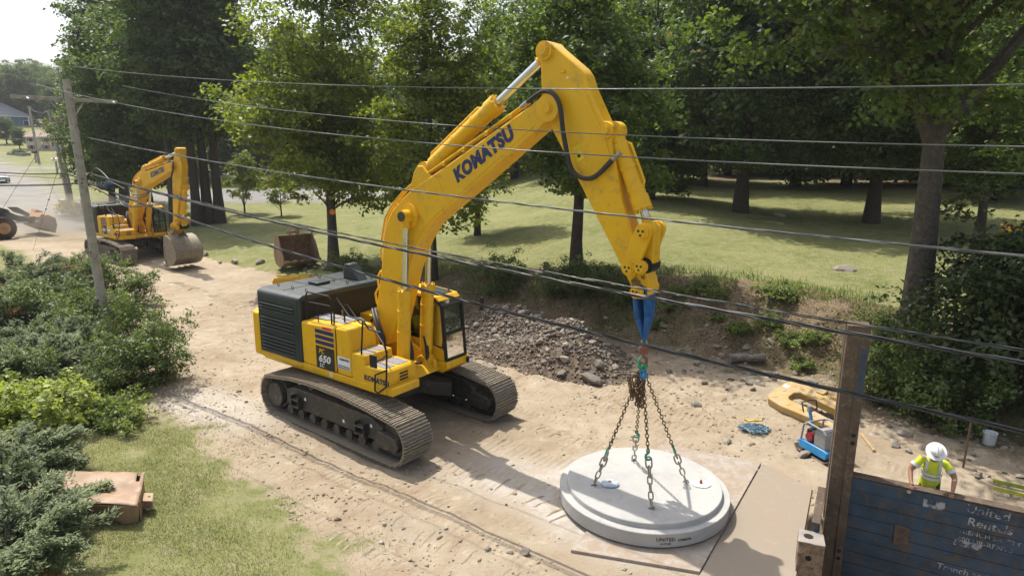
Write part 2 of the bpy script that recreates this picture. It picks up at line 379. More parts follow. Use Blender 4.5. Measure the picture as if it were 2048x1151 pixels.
def crown_points(rng, env, ncl, gaps=.35, seed=0, shell=.42):
    w = np.array([e[3]*e[4]*e[5] for e in env]); k = rng.choice(len(env), ncl*3, p=w/w.sum()); E = np.array(env)[k]
    u = unit(ncl*3, rng)*(rng.uniform(0, 1, ncl*3)**shell)[:, None]
    P = E[:, :3]+u*E[:, 3:6]; out = np.linalg.norm(u, axis=1)
    g = fbm(P[:, 0]*.45+P[:, 2]*.31, P[:, 1]*.45-P[:, 2]*.37, seed, 3)
    keep = g > np.quantile(g, gaps); P = P[keep][:ncl]; return P, u[keep][:ncl], out[keep][:ncl]
def crown_mesh(name, seed, env, ncl, per, size, rad, mat_, gaps=.35, flat=.45, up=.75, asp=.62):
    rng = np.random.default_rng(seed); C, U, out = crown_points(rng, env, ncl, gaps, seed)
    n = len(C); per_ = per; idx = np.repeat(np.arange(n), per_); r = rad*rng.uniform(.6, 1.35, n)
    o = unit(n*per_, rng)*(rng.uniform(0, 1, n*per_)**.5)[:, None]; o[:, 2] *= flat; o[:, 2] -= .35*(o[:, 0]**2+o[:, 1]**2)
    P = C[idx]+o*r[idx][:, None]
    Nn = unit(n*per_, rng)*.75+np.array([0, 0, up])+U[idx]*.35; Nn /= np.linalg.norm(Nn, axis=1, keepdims=True)
    cl = np.clip(rng.normal(.45, .2, n), 0, 1); c = np.clip(cl[idx]+rng.normal(0, .17, n*per_), 0, 1)
    col = np.stack([c, rng.uniform(0, .965, n*per_), c], 1)
    V, F, cc = leaves(P, Nn, size, rng, col, asp); return mesh_np(name, V, F, mat_, cc), C, out
def trunk_mesh(name, seed, h, r, C, mat_, nbr=26, fork=.45, lean=(0, 0), wob=.25, n=10):
    rng = random.Random(seed); mb = MB(); k = 9
    path = [Vector((lean[0]*(i/k)**1.3*h+rng.uniform(-wob, wob)*(i/k)*.6, lean[1]*(i/k)**1.3*h+rng.uniform(-wob, wob)*(i/k)*.6, h*i/k)) for i in range(k+1)]
    path[0].z = -.35
    rad = [r*(1.45 if i == 0 else 1.0)*(1-.82*i/k) for i in range(k+1)]; rad[1] = r*.95
    mb.tube(path, rad, n)
    ids = list(range(len(C))); rng.shuffle(ids)
    for j in ids[:nbr]:
        tip = Vector(C[j]); zb = max(fork*h, min(h*.93, tip.z-abs(rng.gauss(0, 1))-.25*math.hypot(tip.x, tip.y)))
        zb = min(zb, tip.z) if tip.z > fork*h*.7 else fork*h*.8
        q = min(k-1, max(0, int(zb/h*k))); f = zb/h*k-q; a = path[q].lerp(path[q+1], max(0, min(1, f)))
        L_ = (tip-a).length; rb = min(r*.45, .03+L_*.02)*(1-.4*zb/h)
        mid = a.lerp(tip, .5)+Vector((rng.uniform(-.12, .12)*L_, rng.uniform(-.12, .12)*L_, .1*L_))
        pts = [a, a.lerp(mid, .5)+Vector((0, 0, .03*L_)), mid, mid.lerp(tip, .5)+Vector((0, 0, .03*L_)), tip]
        mb.tube(pts, [rb, rb*.8, rb*.6, rb*.4, rb*.15], 5, False)
    return mb.mesh(name, mat_, 60)
TREES = {}
def tree_proto(key, seed, h, r, env, ncl, per, size, rad, lm, bm_, gaps=.35, nbr=26, fork=.4, lean=(0, 0), **k):
    cm, C, out = crown_mesh('crown', seed, env, ncl, per, size, rad, lm, gaps, **k)
    TREES[key] = (trunk_mesh('trunk', seed, h, r, C, bm_, nbr, fork, lean), cm)
def tree(key, loc, s=1.0, rz=0.0, name='tree', label='', cat='tree', group=None, sz=None):
    o = empty(name, loc, rz, label, cat, group); o.scale = (s, s, sz or s)
    link('trunk', TREES[key][0], o); link('crown', TREES[key][1], o); return o
tree_proto('maple', 11, 17, .30, [(0, 0, 8.2, 5.2, 5.2, 4.0), (.3, 0, 12.5, 4.6, 4.6, 4.5), (0, 0, 16.5, 2.8, 2.8, 3.4), (.8, .6, 5.2, 4.0, 3.6, 1.9), (-2.2, -1.5, 9, 4.0, 3.5, 1.6)], 900, 50, .25, .95, LF_MAPLE, BARK, .34, 34, .2)
tree_proto('slim', 12, 14, .2, [(0, 0, 6.0, 2.6, 2.6, 3.2), (0, 0, 9.5, 2.7, 2.7, 3.4), (.2, 0, 13, 1.7, 1.7, 3.0), (.5, -.6, 3.6, 2.2, 2.0, 1.5), (-1.4, .5, 8, 2.2, 1.8, 1.0)], 500, 48, .22, .72, LF_MAPLE, BARK2, .42, 26, .2)
tree_proto('oak', 13, 11, .22, [(0, 0, 6.3, 3.2, 3.0, 2.6), (.2, .2, 9.3, 2.7, 2.7, 2.8), (-.8, -.6, 4.0, 2.4, 2.0, 1.3), (1.2, .5, 4.6, 2.2, 2.0, 1.0)], 480, 52, .19, .7, LF_OAK, BARK2, .4, 26, .3)
tree_proto('tall', 14, 22, .42, [(0, 0, 13.5, 4.6, 4.6, 5), (0, 0, 19, 4.0, 4.0, 5), (1.0, 0, 9.5, 3.6, 3.6, 2.6)], 560, 46, .36, 1.15, LF_WOOD, BARK2, .36, 26, .35)
tree_proto('round', 15, 20, .42, [(0, 0, 9.5, 6.0, 6.0, 4.6), (0, 0, 14.5, 5.4, 5.4, 5.0), (.6, 0, 5.5, 5.0, 5.0, 2.5)], 760, 46, .37, 1.25, LF_WOOD, BARK2, .34, 24, .2)
tree_proto('bigoak', 16, 15, .46, [(-3.2, .5, 11.3, 5.0, 4.4, 2.8), (2.5, 1.0, 12.5, 5.5, 5.0, 4.2), (-.5, -1.5, 14.5, 5, 5, 4.0), (-1.4, -.6, 8.3, 2.4, 2.0, 1.3), (3.2, -.4, 7.6, 2.6, 2.4, 1.8)], 980, 52, .22, .78, LF_OAK, BARK, .36, 44, .36, (-.025, 0))
tree_proto('wall', 17, 17, .35, [(0, 0, 4.2, 5.2, 4.5, 3.8), (0, 0, 9.5, 5.2, 5.0, 5.0), (0, 0, 14.5, 4.2, 4.2, 4.2)], 760, 46, .42, 1.3, LF_WOOD, BARK2, .28, 14, .15)
tree_proto('small', 18, 5.2, .09, [(0, 0, 3.4, 1.9, 1.9, 1.8), (0, 0, 4.9, 1.3, 1.3, 1.3)], 130, 44, .2, .55, LF_MAPLE, BARK2, .35, 16, .12)

def put(key, px, py, **k):
    p = hit(px, py); p.z -= .05; return tree(key, p, **k)
# trees standing near the site
p = hit(668, 536); tree('maple', p, 1.0, .3, 'maple_tree', 'yellow-green maple behind the big excavator with an orange mark on its trunk')
mk = MB(); mk.cyl((0, 0, 0), (0, -.02, 0), .16, 14)
o = mk.build('paint_mark', mat('orange marking paint', (.75, .22, .03), .7)); o.parent = bpy.data.objects['maple_tree']
o.matrix_parent_inverse = Matrix.Identity(4); o.location = (.06, -.30, 3.35); o.rotation_euler = (0, 0, -.3)
tree('slim', hit(866, 556), 1.02, 1.1, 'maple_tree', 'slender light green maple right behind the boom of the big excavator')
tree('oak', hit(1152, 548), 1.25, 2.0, 'oak_tree', 'young oak on the bank left of the hanging arm')
tree('bigoak', hit(1822, 694), 1.0, 0, 'oak_tree', 'big grey-barked oak with a thick bare trunk on the lawn at right')
ok_ = [o_ for o_ in bpy.data.objects if o_.get('label', '').startswith('big grey-barked oak')][0]
for pts, rr in (([(-.15, 0, 6.2), (-1.0, -.3, 7.6), (-1.9, -.6, 8.6), (-3.6, -.8, 10.0), (-5.6, -.5, 10.8)], (.24, .2, .16, .11, .05)), ([(-.2, 0, 7.3), (-.5, .2, 9.0), (-1.4, .2, 11.0), (-1.9, .4, 13.5)], (.26, .22, .16, .06)), ([(-.15, 0, 6.6), (.7, -.2, 7.9), (1.8, -.3, 9.6), (3.4, -.2, 12.0)], (.22, .19, .15, .06)), ([(-1.9, -.6, 8.6), (-2.6, -.9, 8.9), (-3.6, -1.2, 9.0), (-4.4, -1.2, 8.7)], (.09, .07, .05, .02))):
    MB().tube(pts, list(rr), 9).build('limb', BARK, ok_)
tree('slim', hit(955, 470), .95, 2.4, 'maple_tree', 'light green tree glimpsed over the boom beside the patch of sky')
for i, (px, py, key, s, rz, lab) in enumerate([
    (352, 452, 'tall', 1.0, .4, 'tall dark tree with a bare trunk right of the small excavator arm'),
    (396, 450, 'tall', .96, 2.1, 'leftmost of the three close trunks right of the small excavator'),
    (417, 447, 'tall', 1.05, 4.0, 'middle of the three close trunks right of the small excavator'),
    (440, 446, 'tall', 1.02, 5.3, 'rightmost and thickest of the three close trunks right of the small excavator'),
    (300, 432, 'round', 1.0, 1.0, 'spreading dark tree right behind the small excavator boom'),
    (228, 420, 'round', .82, 2.6, 'leafy tree with pale green lower boughs behind the utility pole'),
    (250, 400, 'tall', 1.1, 3.3, 'tall tree whose crown fills the sky edge at upper left'),
    (490, 428, 'small', 1.0, .5, 'small spreading tree in front of the parking lot'),
    (563, 432, 'small', .75, 1.9, 'thin sapling in the shade before the parking lot'),
    (1480, 424, 'round', .98, .2, 'dark shade tree with a stout trunk left on the lawn'),
    (1742, 444, 'round', .95, 1.7, 'dark shade tree with a leaning trunk between the lawn and the big oak'),
    (1405, 372, 'round', .8, 3.1, 'tree at the back edge of the lawn above the arm'),
    (1955, 486, 'oak', 1.05, 4.4, 'pale-stemmed tree on a brown mound behind the big oak'),
    (1300, 398, 'wall', .85, .9, 'low-boughed tree right behind the arm cylinder'),
    (1575, 352, 'wall', .9, 2.2, 'dark tree filling the back of the lawn in the middle'),
    (1890, 372, 'wall', 1.0, 3.0, 'dark tree at the back of the lawn right of the big oak trunk'),
    (1345, 356, 'wall', .8, 4.0, 'low-boughed dark tree at the back of the lawn right of the arm'), (1500, 345, 'wall', .9, 5.0, 'low-boughed dark tree behind the stout-trunked shade tree'), (1660, 352, 'wall', .9, .3, 'low-boughed dark tree at the back left of the leaning-trunk tree'), (1815, 356, 'wall', .9, 1.5, 'low-boughed dark tree seen left of the big oak trunk'), (1995, 400, 'wall', .8, 2.9, 'low-boughed dark tree at the right edge behind the flowers')]):
    tree(key, hit(px, py), s, rz, 'tree', lab)
rg = random.Random(5)
for i in range(34):                       # the wood behind
    a = R(-31)+R(77)*(i+rg.uniform(.1, .9))/34; rr = rg.uniform(62, 80) if i % 2 else rg.uniform(84, 112)
    x, y = math.sin(a)*rr, math.cos(a)*rr
    if x < -9 and y < 102: y = 104+rg.uniform(0, 12); x = math.tan(a)*y
    if -15 < x < 2 and y < 95: y += 12
    sc = rg.uniform(.95, 1.25)*(.8 if -14 < x < 0 else 1)
    tree(rg.choice(['wall', 'wall', 'round']) if i % 2 == 0 else 'wall', (x, y, hz(x, y)-.1), sc, rg.uniform(0, 6.3), 'tree', 'dark tree in the wood behind the lawn', 'tree', 'trees of the wood behind the lawn')
for row, (yy, ss) in enumerate(((205, .9), (228, .95), (255, 1.1), (285, 1.25))):
    for k in range(9):
        q = -.86+.028*k+.012*(row % 2)+rg.uniform(-.006, .006); x, y = q*yy, yy+rg.uniform(-8, 8)
        tree('wall', (x, y, hz(x, y)-.3), ss*rg.uniform(.85, 1.1), k*1.7+row, 'tree', 'hazy tree on the hill behind the far houses', 'tree', 'trees on the far hill')
for px, py, s, lab in [(14, 288, .33, 'round green tree on the lawn below the blue house'), (40, 298, .26, 'bright green tree on the far lawn beside the street'), (100, 300, .14, 'bush in front of the white house')]:
    tree('round', hit(px, py), s, 1.3, 'tree', lab)
cm, C, _ = crown_mesh('crown', 77, [(0, 0, 5, 3.4, 3.4, 3.6), (0, 0, 8.5, 2, 2, 2.5)], 260, 40, .32, .9, LF_RED, .3); TREES['red'] = (trunk_mesh('trunk', 77, 8, .2, C, BARK2, 10), cm)
tree('red', hit(118, 297), .8, 0, 'copper_tree', 'copper-leaved tree in front of the white house')
# ------------------------------------------------------------------ excavators
def rot2(p, c, a):
    x, z = p[0]-c[0], p[1]-c[1]; return (c[0]+x*math.cos(a)-z*math.sin(a), c[1]+x*math.sin(a)+z*math.cos(a))
def arc2(c, r, a0, a1, n): return [(c[0]+r*math.cos(R(a0+(a1-a0)*i/n)), c[1]+r*math.sin(R(a0+(a1-a0)*i/n))) for i in range(n+1)]
BOOM = [(-.22, 2.3), (-.1, 2.82), (.16, 3.9), (.39, 5.09), (.50, 5.42), (.68, 5.70), (1.09, 6.06), (1.39, 6.27), (2.06, 6.62), (2.47, 6.83), (4.81, 8.1), (5.08, 8.27), (5.3, 8.32), (5.5, 8.24), (5.58, 8.06), (5.52, 7.9), (5.28, 7.82), (3.22, 6.34), (2.31, 5.71), (1.92, 5.42), (1.62, 5.06), (1.38, 4.65), (1.17, 4.19), (.85, 3.2), (.6, 2.5), (.35, 2.15), (.05, 2.05), (-.16, 2.12)]
ARM = [(5.0, 9.24), (5.06, 9.36), (5.18, 9.4), (5.3, 9.35), (6.0, 8.82), (6.1, 8.70), (6.2, 8.45), (6.56, 7.8), (6.72, 7.78), (6.78, 7.64), (6.74, 7.44), (7.02, 6.3), (7.28, 5.7), (7.5, 5.2), (7.68, 4.8), (7.70, 4.55), (7.6, 4.42), (7.45, 4.4), (7.34, 4.5), (7.26, 4.7), (6.26, 6.28), (5.24, 7.86), (5.1, 8.2), (5.06, 8.95)]
FOOTPIN, TOPPIN, TIPPIN = (.05, 2.33), (5.33, 8.08), (7.5, 4.58)
def shoe_mesh():
    mb = MB(); w = .45
    mb.b2((-.112, -w, -.03), (.112, w, 0))
    for x, h in ((-.095, .05), (-.01, .045), (.075, .045)): mb.b2((x-.012, -w, -.002), (x+.012, w, h))
    return mb.mesh('track_shoe', SHOE)
SHOE_ME = shoe_mesh()
def track_path():
    p = [(-2.35, .05), (2.35, .05)]+arc2((2.35, .60), .55, -80, 62, 12)+[(1.55, 1.22), (.6, 1.30), (-.6, 1.31), (-1.5, 1.25)]+arc2((-2.35, .60), .55, 118, 262, 12)
    return p
def resample(p, n):
    P = [Vector((a, 0, b)) for a, b in p]; P.append(P[0]); Ls = [(P[i+1]-P[i]).length for i in range(len(P)-1)]; T = sum(Ls); out = []
    for k in range(n):
        s = T*k/n; i = 0
        while s > Ls[i]: s -= Ls[i]; i += 1
        d = (P[i+1]-P[i]).normalized(); out.append((P[i]+d*s, d))
    return out
def undercarriage(root, dz, dark=DKM):
    "tracks, frames, rollers, swing ring; dz turns the tracks against the house"
    Rz = Matrix.Rotation(dz, 4, 'Z')
    for sy in (-1, 1):
        T = Rz @ Matrix.Translation((0, sy*1.65, 0))
        belt = MB(); pts = resample(track_path(), 58)
        vs = [];
        for q, d in pts:
            nrm = Vector((d.z, 0, -d.x)); a = q-nrm*.03; b = q-nrm*.13
            vs += [T @ (a+Vector((0, -.14, 0))), T @ (a+Vector((0, .14, 0))), T @ (b+Vector((0, .14, 0))), T @ (b+Vector((0, -.14, 0)))]
        n = len(pts); belt.add(vs, [(4*i+j, 4*i+(j+1) % 4, 4*((i+1) % n)+(j+1) % 4, 4*((i+1) % n)+j) for i in range(n) for j in range(4)])
        tr = belt.build('track', dark, root)
        for q, d in pts:
            nrm = Vector((d.z, 0, -d.x)); o = link('track_shoe', SHOE_ME, tr)
            m = Matrix((d, Vector((0, 0, 1)).cross(d) if False else nrm.cross(d), nrm)).transposed().to_4x4(); m.translation = q
            o.matrix_basis = T @ m
        fr = MB()
        fr.prism([(-1.9, .45), (-1.75, .42), (1.8, .42), (2.0, .5), (2.0, .78), (1.6, .98), (-1.55, .98), (-1.9, .86)], -.28, .28, M=T)
        fr.prism([(1.7, .3), (2.5, .33), (2.6, .5), (2.5, .66), (1.9, .74)], -.34, .34, M=T)
        fr.build('track_frame', dark, root, .02)
        sp = MB()
        sp.cyl(T @ Vector((-2.35, -.2, .6)), T @ Vector((-2.35, .2, .6)), .4, 28); sp.cyl(T @ Vector((-2.35, sy*.36, .6)), T @ Vector((-2.35, sy*.1, .6)), .33, 28)
        sp.build('sprocket', dark, root, .02)
        MB().cyl(T @ Vector((2.35, -.2, .6)), T @ Vector((2.35, .2, .6)), .42, 28).build('idler', dark, root, .02)
        for x in (-1.75, -1.25, -.75, -.25, .25, .75, 1.25, 1.75):
            MB().tube([T @ Vector((x, -.3, .3)), T @ Vector((x, -.2, .3)), T @ Vector((x, -.19, .3)), T @ Vector((x, .19, .3)), T @ Vector((x, .2, .3)), T @ Vector((x, .3, .3))], [.13, .13, .1, .1, .13, .13], 16).build('roller', dark, root)
        for x in (-.9, .8): MB().cyl(T @ Vector((x, -.2, 1.1)), T @ Vector((x, .2, 1.1)), .1, 14).build('carrier_roller', dark, root)
        for x in (-1.35, 1.3):               # steps bolted to the outside of the frame
            st = MB(); yo = sy*.28
            for k in (0, .19): st.b2((x-.17, yo, .50+k), (x+.17, yo+sy*.16, .52+k))
            for k in (-.17, .15): st.b2((x+k, yo, .46), (x+k+.02, yo+sy*.14, .8))
            st.build('step', dark, root).data.transform(T)
            MB().b2((x+.26, yo, .72), (x+.33, yo+sy*.004, .80)).build('decal', WHT, root).data.transform(T)
        MB().b2((.5, sy*.28, .55), (.57, sy*.284, .63)).build('decal', WHT, root).data.transform(T)
    cf = MB(); cf.lathe([(.95, .78), (.95, 1.12), (.8, 1.16)], 32, Rz)
    for sx in (-1, 1):
        for sy in (-1, 1):
            M_ = Rz @ Matrix.Rotation(math.atan2(sy*1.35, sx*1.35), 4, 'Z')
            cf.prism([(0, 1.15), (.8, 1.12), (1.35, .98), (1.75, .92), (1.75, .55), (1.2, .62), (.7, .74), (0, .74)], -.28, .28, M=M_)
    cf.build('centre_frame', dark, root, .02)
    MB().lathe([(.78, 1.1), (.78, 1.4)], 36).build('swing_ring', dark, root)
def hose(root, pts, r=.032, m=RUB, name='hose', k=6):
    P = [Vector(p) for p in pts]; out = []
    for i in range(len(P)-1):
        a, b, c, d_ = P[max(i-1, 0)], P[i], P[i+1], P[min(i+2, len(P)-1)]
        for j in range(k):
            t = j/k; out.append(.5*((2*b)+(c-a)*t+(2*a-5*b+4*c-d_)*t*t+(3*b-a-3*c+d_)*t**3))
    out.append(P[-1]); return MB().tube(out, r, 8).build(name, m, root)
def ram(root, a, b, rb, rr, lb, y, name, mt, collar=True):
    "hydraulic cylinder from a to b in the plane y; lb is the barrel's length"
    A = Vector((a[0], y, a[1])); B_ = Vector((b[0], y, b[1])); d = (B_-A).normalized(); G = A+d*lb
    mb = MB(); mb.tube([A, A+d*.25, A+d*.27, G-d*.28, G-d*.27, G-d*.02, G], [rb*.85, rb*.85, rb, rb, rb*1.13, rb*1.13, rb*.98], 22)
    mb.cyl(A+Vector((0, -rb*.75, 0)), A+Vector((0, rb*.75, 0)), rb*1.15, 20)
    for f in (.45, .72): mb.cyl(A+d*lb*f, A+d*(lb*f+.05), rb*1.1, 20)
    x, yy, _ = basis(d)
    for j in range(10):
        w = (x*math.cos(j*.628)+yy*math.sin(j*.628))*rb*.98; mb.cyl(G-d*.03+w, G+d*.035+w, rb*.13, 6)
    bar = mb.build(name, mt, root)
    off = x*rb*1.2 if abs(x.y) < .5 else yy*rb*1.2
    MB().tube([A+d*.3+off*.8, A+d*.36+off*1.1, G-d*.5+off*1.1, G-d*.4+off*.7], .028, 6).build('oil_pipe', mt, bar)
    MB().cyl(G, B_, rr, 20).build('rod', CHROME, bar)
    e = MB(); e.cyl(B_-d*rr*3.4, B_, rr*1.25, 18); e.cyl(B_+Vector((0, -rb*.75, 0)), B_+Vector((0, rb*.75, 0)), rb*.95, 20); e.build('rod_eye', mt, bar)
def pin(root, p, y0, y1, r, mt, holes=True):
    mb = MB(); s = 1 if y1 > y0 else -1
    mb.cyl((p[0], y0, p[1]), (p[0], y1, p[1]), r, 22); mb.cyl((p[0], y1, p[1]), (p[0], y1+s*.03, p[1]), r*.72, 18)
    o = mb.build('pin', mt, root)
    if holes:
        h = MB()
        for k in range(3):
            a = k*2.09+.5; q = (p[0]+r*.38*math.cos(a), p[1]+r*.38*math.sin(a)); h.cyl((q[0], y1+s*.028, q[1]), (q[0], y1+s*.034, q[1]), r*.2, 10)
        h.build('bolt', DKM, o)
def bucket_mesh(w=1.7, s=1.0):
    "curved digging bucket, opening towards +x, hung from (0,0) with its lip below"
    outer = [(-.05, -.05), (-.42, -.3), (-.72, -.75), (-.78, -1.2), (-.58, -1.55), (-.2, -1.72), (.3, -1.7), (.75, -1.55)]
    sh = MB(); th = .05; n = len(outer); inner = []
    for i, p in enumerate(outer):
        a = outer[max(i-1, 0)]; b = outer[min(i+1, n-1)]; dx, dz = b[0]-a[0], b[1]-a[1]; l = math.hypot(dx, dz); inner.append((p[0]-dz/l*th, p[1]+dx/l*th))
    sh.prism([(x*s, z*s) for x, z in outer+inner[::-1]], -w/2, w/2)
    side = []
    for y in (-w/2-.002, w/2-.038): side.append(MB().prism([(x*s, z*s) for x, z in outer+[(.62, -1.2), (.35, -.45), (.12, -.02)]], y, y+.04))
    cut = []
    for y in (-w/2-.03, w/2-.03): cut.append(MB().prism([(.72*s, -1.58*s), (.62*s, -1.2*s), (.35*s, -.45*s), (.26*s, -.48*s), (.5*s, -1.2*s), (.56*s, -1.6*s)], y, y+.06))
    teeth = []
    for k in range(5):
        y = -w/2+.09+(w-.18)*k/4; tm = MB(); tm.prism([(.66*s, -1.62*s), (.68*s, -1.5*s), (.98*s, -1.47*s), (1.0*s, -1.5*s), (.9*s, -1.6*s)], y-.07, y+.07); teeth.append(tm)
    ears = []
    for y in (-.28, .2): ears.append(MB().prism([(-.45*s, -.3*s), (-.3*s, .12*s), (-.1*s, .26*s), (.1*s, .26*s), (.2*s, .05*s), (.12*s, -.02*s), (-.05*s, -.06*s)], y, y+.08))
    ears.append(MB().cyl((-.2*s, -.34, .1*s), (-.2*s, .34, .1*s), .06, 12))
    return sh, side, cut, teeth, ears
def build_bucket(root, mt, M, w=1.7, s=1.0, sub=None):
    sh, side, cut, teeth, ears = bucket_mesh(w, s); out = []
    b = sh.build('bucket' if sub else 'shell', mt, root, .008); out.append(b)
    par = b if sub else root
    for nm, qs in (('side_plate', side), ('side_cutter', cut), ('ear', ears)):
        for q in qs: out.append(q.build(nm, mt, par, .006))
    for q in teeth: out.append(q.build('tooth', mt, par, .006))
    for o in out: o.data.transform(M)
    return b
def excavator(name, label, loc, yaw, scale=1.0, dz=0.0, bd=0.0, ad=0.0, mt=YEL, model=('PC', '650', 'LC'), detail=True, bucket=None):
    root = empty(name, loc, yaw, label, 'excavator'); root.scale = (scale,)*3
    undercarriage(root, dz)
    # ---- house
    mb = MB(); mb.b2((-3.3, -1.6, 1.40), (1.4, -.55, 1.62)); mb.b2((-3.3, .5, 1.40), (-.2, 1.6, 1.62)); mb.b2((-3.3, -.55, 1.36), (1.15, .5, 1.55))
    mb.build('deck_frame', mt, root, .02)
    cw = MB(); cw.prism([(-3.36, -1.66), (-3.72, -1.62), (-3.9, -1.4), (-4.0, -.7), (-4.03, 0), (-4.0, .7), (-3.9, 1.4), (-3.72, 1.62), (-3.36, 1.66)], 1.46, 2.72, 'z')
    cw.b2((-3.4, -1.64, 1.44), (-1.5, 1.64, 1.62)); cw.build('counterweight', mt, root, .06)
    hd = MB(); hd.prism([(-1.66, 1.63), (1.66, 1.63), (1.66, 3.24), (1.45, 3.44), (-1.5, 3.44), (-1.66, 3.36)], -3.37, -1.48, 'x'); h = hd.build('hood', HOOD, root, .045)
    MB().b2((-1.484, -1.55, 1.7), (-1.47, 1.5, 3.3)).build('front_panel', BLK, h)
    MB().b2((-3.3, -1.668, 1.72), (-1.56, -1.66, 3.28)).build('grille_panel', HOOD, h, .004)
    zz = [3.08, 2.99, 2.90]+[2.68, 2.58, 2.48, 2.38]+[2.16, 2.06, 1.96, 1.86, 1.77]
    for k, z in enumerate(zz):
        MB().b2((-3.2, -1.669, z-.035), (-1.72, -1.672, z+.03)).build('louvre_gap', BLK, h)
        MB().prism([(-1.673, z-.03), (-1.70, z-.04), (-1.70, z-.028), (-1.673, z-.012)], -3.2, -1.72, 'x').build('louvre_slat', HOOD, h)
    for x in (-3.0, -2.35, -1.75):
        for y in (-1.2, .2, 1.1): MB().torus([(x+.045*math.cos(a), y, 3.49+.045*math.sin(a)) for a in [k*math.pi/5 for k in range(10)]], .01, 5).build('lifting_eye', DKM, h)
    for y in (-.55, .45): MB().b2((-3.34, y-.008, 3.444), (-1.52, y+.008, 3.449)).build('panel_seam', BLK, h)
    MB().b2((-2.44, -1.45, 3.444), (-2.425, 1.4, 3.449)).build('panel_seam', BLK, h)
    MB().prism([(-2.62, 3.45), (-2.62, 3.52), (-2.18, 3.52), (-2.18, 3.45)], -.5, -.05).build('hatch', HOOD, h, .015)
    ex = MB(); ex.prism([(-2.45, 3.43), (-2.4, 3.86), (-2.32, 3.9), (-2.15, 3.9), (-2.1, 3.82), (-1.75, 3.43)], .62, .98); ex.build('exhaust_stack', HOOD, h, .03)
    for y in (-1.3, -.9, -.62, -.3): MB().b2((-1.47, y, 2.55), (-1.44, y+.05, 2.82)).build('latch', STEEL, h)
    # right-hand tanks and steps
    sp = MB(); sp.prism([(-1.46, 1.63), (-.07, 1.63), (-.07, 2.86), (-1.46, 2.80)], -1.65, -.72); sp.build('fuel_tank', mt, root, .07)
    tb = MB(); tb.prism([(-.055, 1.63), (.50, 1.63), (.50, 2.50), (.36, 2.86), (-.055, 2.86)], -1.64, -.78); tb.build('tool_box', mt, root, .05)
    MB().b2((-.062, -1.643, 1.66), (-.052, -1.63, 2.8)).build('panel_seam', BLK, root)
    s1 = MB(); s1.prism([(.51, 1.62), (1.0, 1.62), (1.0, 2.30), (.51, 2.30)], -1.64, -.72); s1.build('step_box', mt, root, .025)
    s2 = MB(); s2.prism([(1.0, 1.46), (1.72, 1.50), (1.74, 2.0), (1.66, 2.07), (1.0, 2.07)], -1.65, -.62); s2.build('front_box', mt, root, .03)
    st = MB(); st.b2((1.70, -1.62, 1.46), (1.92, -.7, 1.66)); st.build('front_step', mt, root, .02)
    for k in range(3): MB().b2((1.742, -1.2, 1.72+.08*k), (1.75, -.92, 1.76+.08*k)).build('vent_slot', BLK, root)
    MB().prism([(-1.46, 1.5), (.98, 1.44), (1.72, 1.47), (1.72, 1.62), (-1.46, 1.64)], -1.655, -1.55).build('side_skirt', mt, root, .015)
    # platform between tank and boom, with grip pads
    MB().b2((-1.46, -.72, 2.3), (-.25, -.36, 2.62)).build('walkway', mt, root, .02)
    MB().b2((-1.46, .36, 2.1), (-.25, .55, 2.6)).build('walkway', mt, root, .02)
    for (x0, x1, y0, y1, z) in ((-1.35, -.75, -1.3, -1.05, 2.84), (-1.35, -.75, -1.0, -.8, 2.84), (-.65, -.12, -1.3, -1.05, 2.855), (-.65, -.12, -1.0, -.8, 2.86), (-1.4, -.9, -.68, -.42, 2.621), (-.85, -.35, -.68, -.42, 2.621), (.56, .95, -1.5, -1.2, 2.301), (.56, .95, -1.12, -.82, 2.301), (1.08, 1.6, -1.5, -1.2, 2.071), (1.08, 1.6, -1.12, -.76, 2.071)):
        MB().b2((x0, y0, z), (x1, y1, z+.012)).build('grip_pad', GRIP, root)
    # decals
    for k in range(3): MB().b2((-.86, -1.656, 2.30+.145*k), (-.13, -1.651, 2.40+.145*k)).build('stripe', NAVY, root)
    MB().b2((-.86, -1.656, 1.66), (-.13, -1.651, 2.25)).build('model_plate', DECB, root)
    T3 = lambda x, z, y=-1.66: frame((x, y, z), (1, 0, 0), (0, 0, 1))
    text('lettering', model[0], .17, mt, root, T3(-.74, 2.07), bold=.02, shear=.25); text('lettering', model[1], .26, WHT, root, T3(-.76, 1.84), bold=.03, shear=.2, xs=1.15); text('lettering', model[2], .15, WHT, root, T3(-.73, 1.70), bold=.02, shear=.25)
    MB().b2((-.02, -1.646, 1.80), (.46, -1.642, 2.12)).build('info_plate', WHT, root)
    text('lettering', 'KOMATSU', .075, NAVY, root, T3(.06, 2.03, -1.65), bold=.02)
    for k in range(2): MB().b2((.0, -1.65, 1.82+.05*k), (.44, -1.647, 1.845+.05*k)).build('plate_line', NAVY, root)
    text('logo', 'KOMATSU', .18, NAVY, root, T3(.98, 1.72, -1.658), bold=.035, xs=1.0)
    MB().b2((-.35, -1.66, 1.5), (-.24, -1.657, 1.61)).build('decal', WHT, root); MB().b2((-.31, -1.663, 1.535), (-.28, -1.660, 1.575)).build('decal', RED, root)
    MB().b2((-.55, -1.655, 2.72), (-.2, -1.651, 2.79)).build('decal', RED, root)
    # handrails
    def rail(pts, r=.022):
        MB().tube(pts, r, 8).build('handrail', BLK, root)
    rail([(-1.38, -1.5, 2.78), (-1.36, -1.5, 3.48), (-1.28, -1.5, 3.57), (-.42, -1.5, 3.57), (-.35, -1.5, 3.5), (-.36, -1.5, 2.8)]); rail([(-1.37, -1.5, 3.3), (-.36, -1.5, 3.32)], .016); rail([(-.9, -1.5, 2.82), (-.9, -1.5, 3.3)], .016)
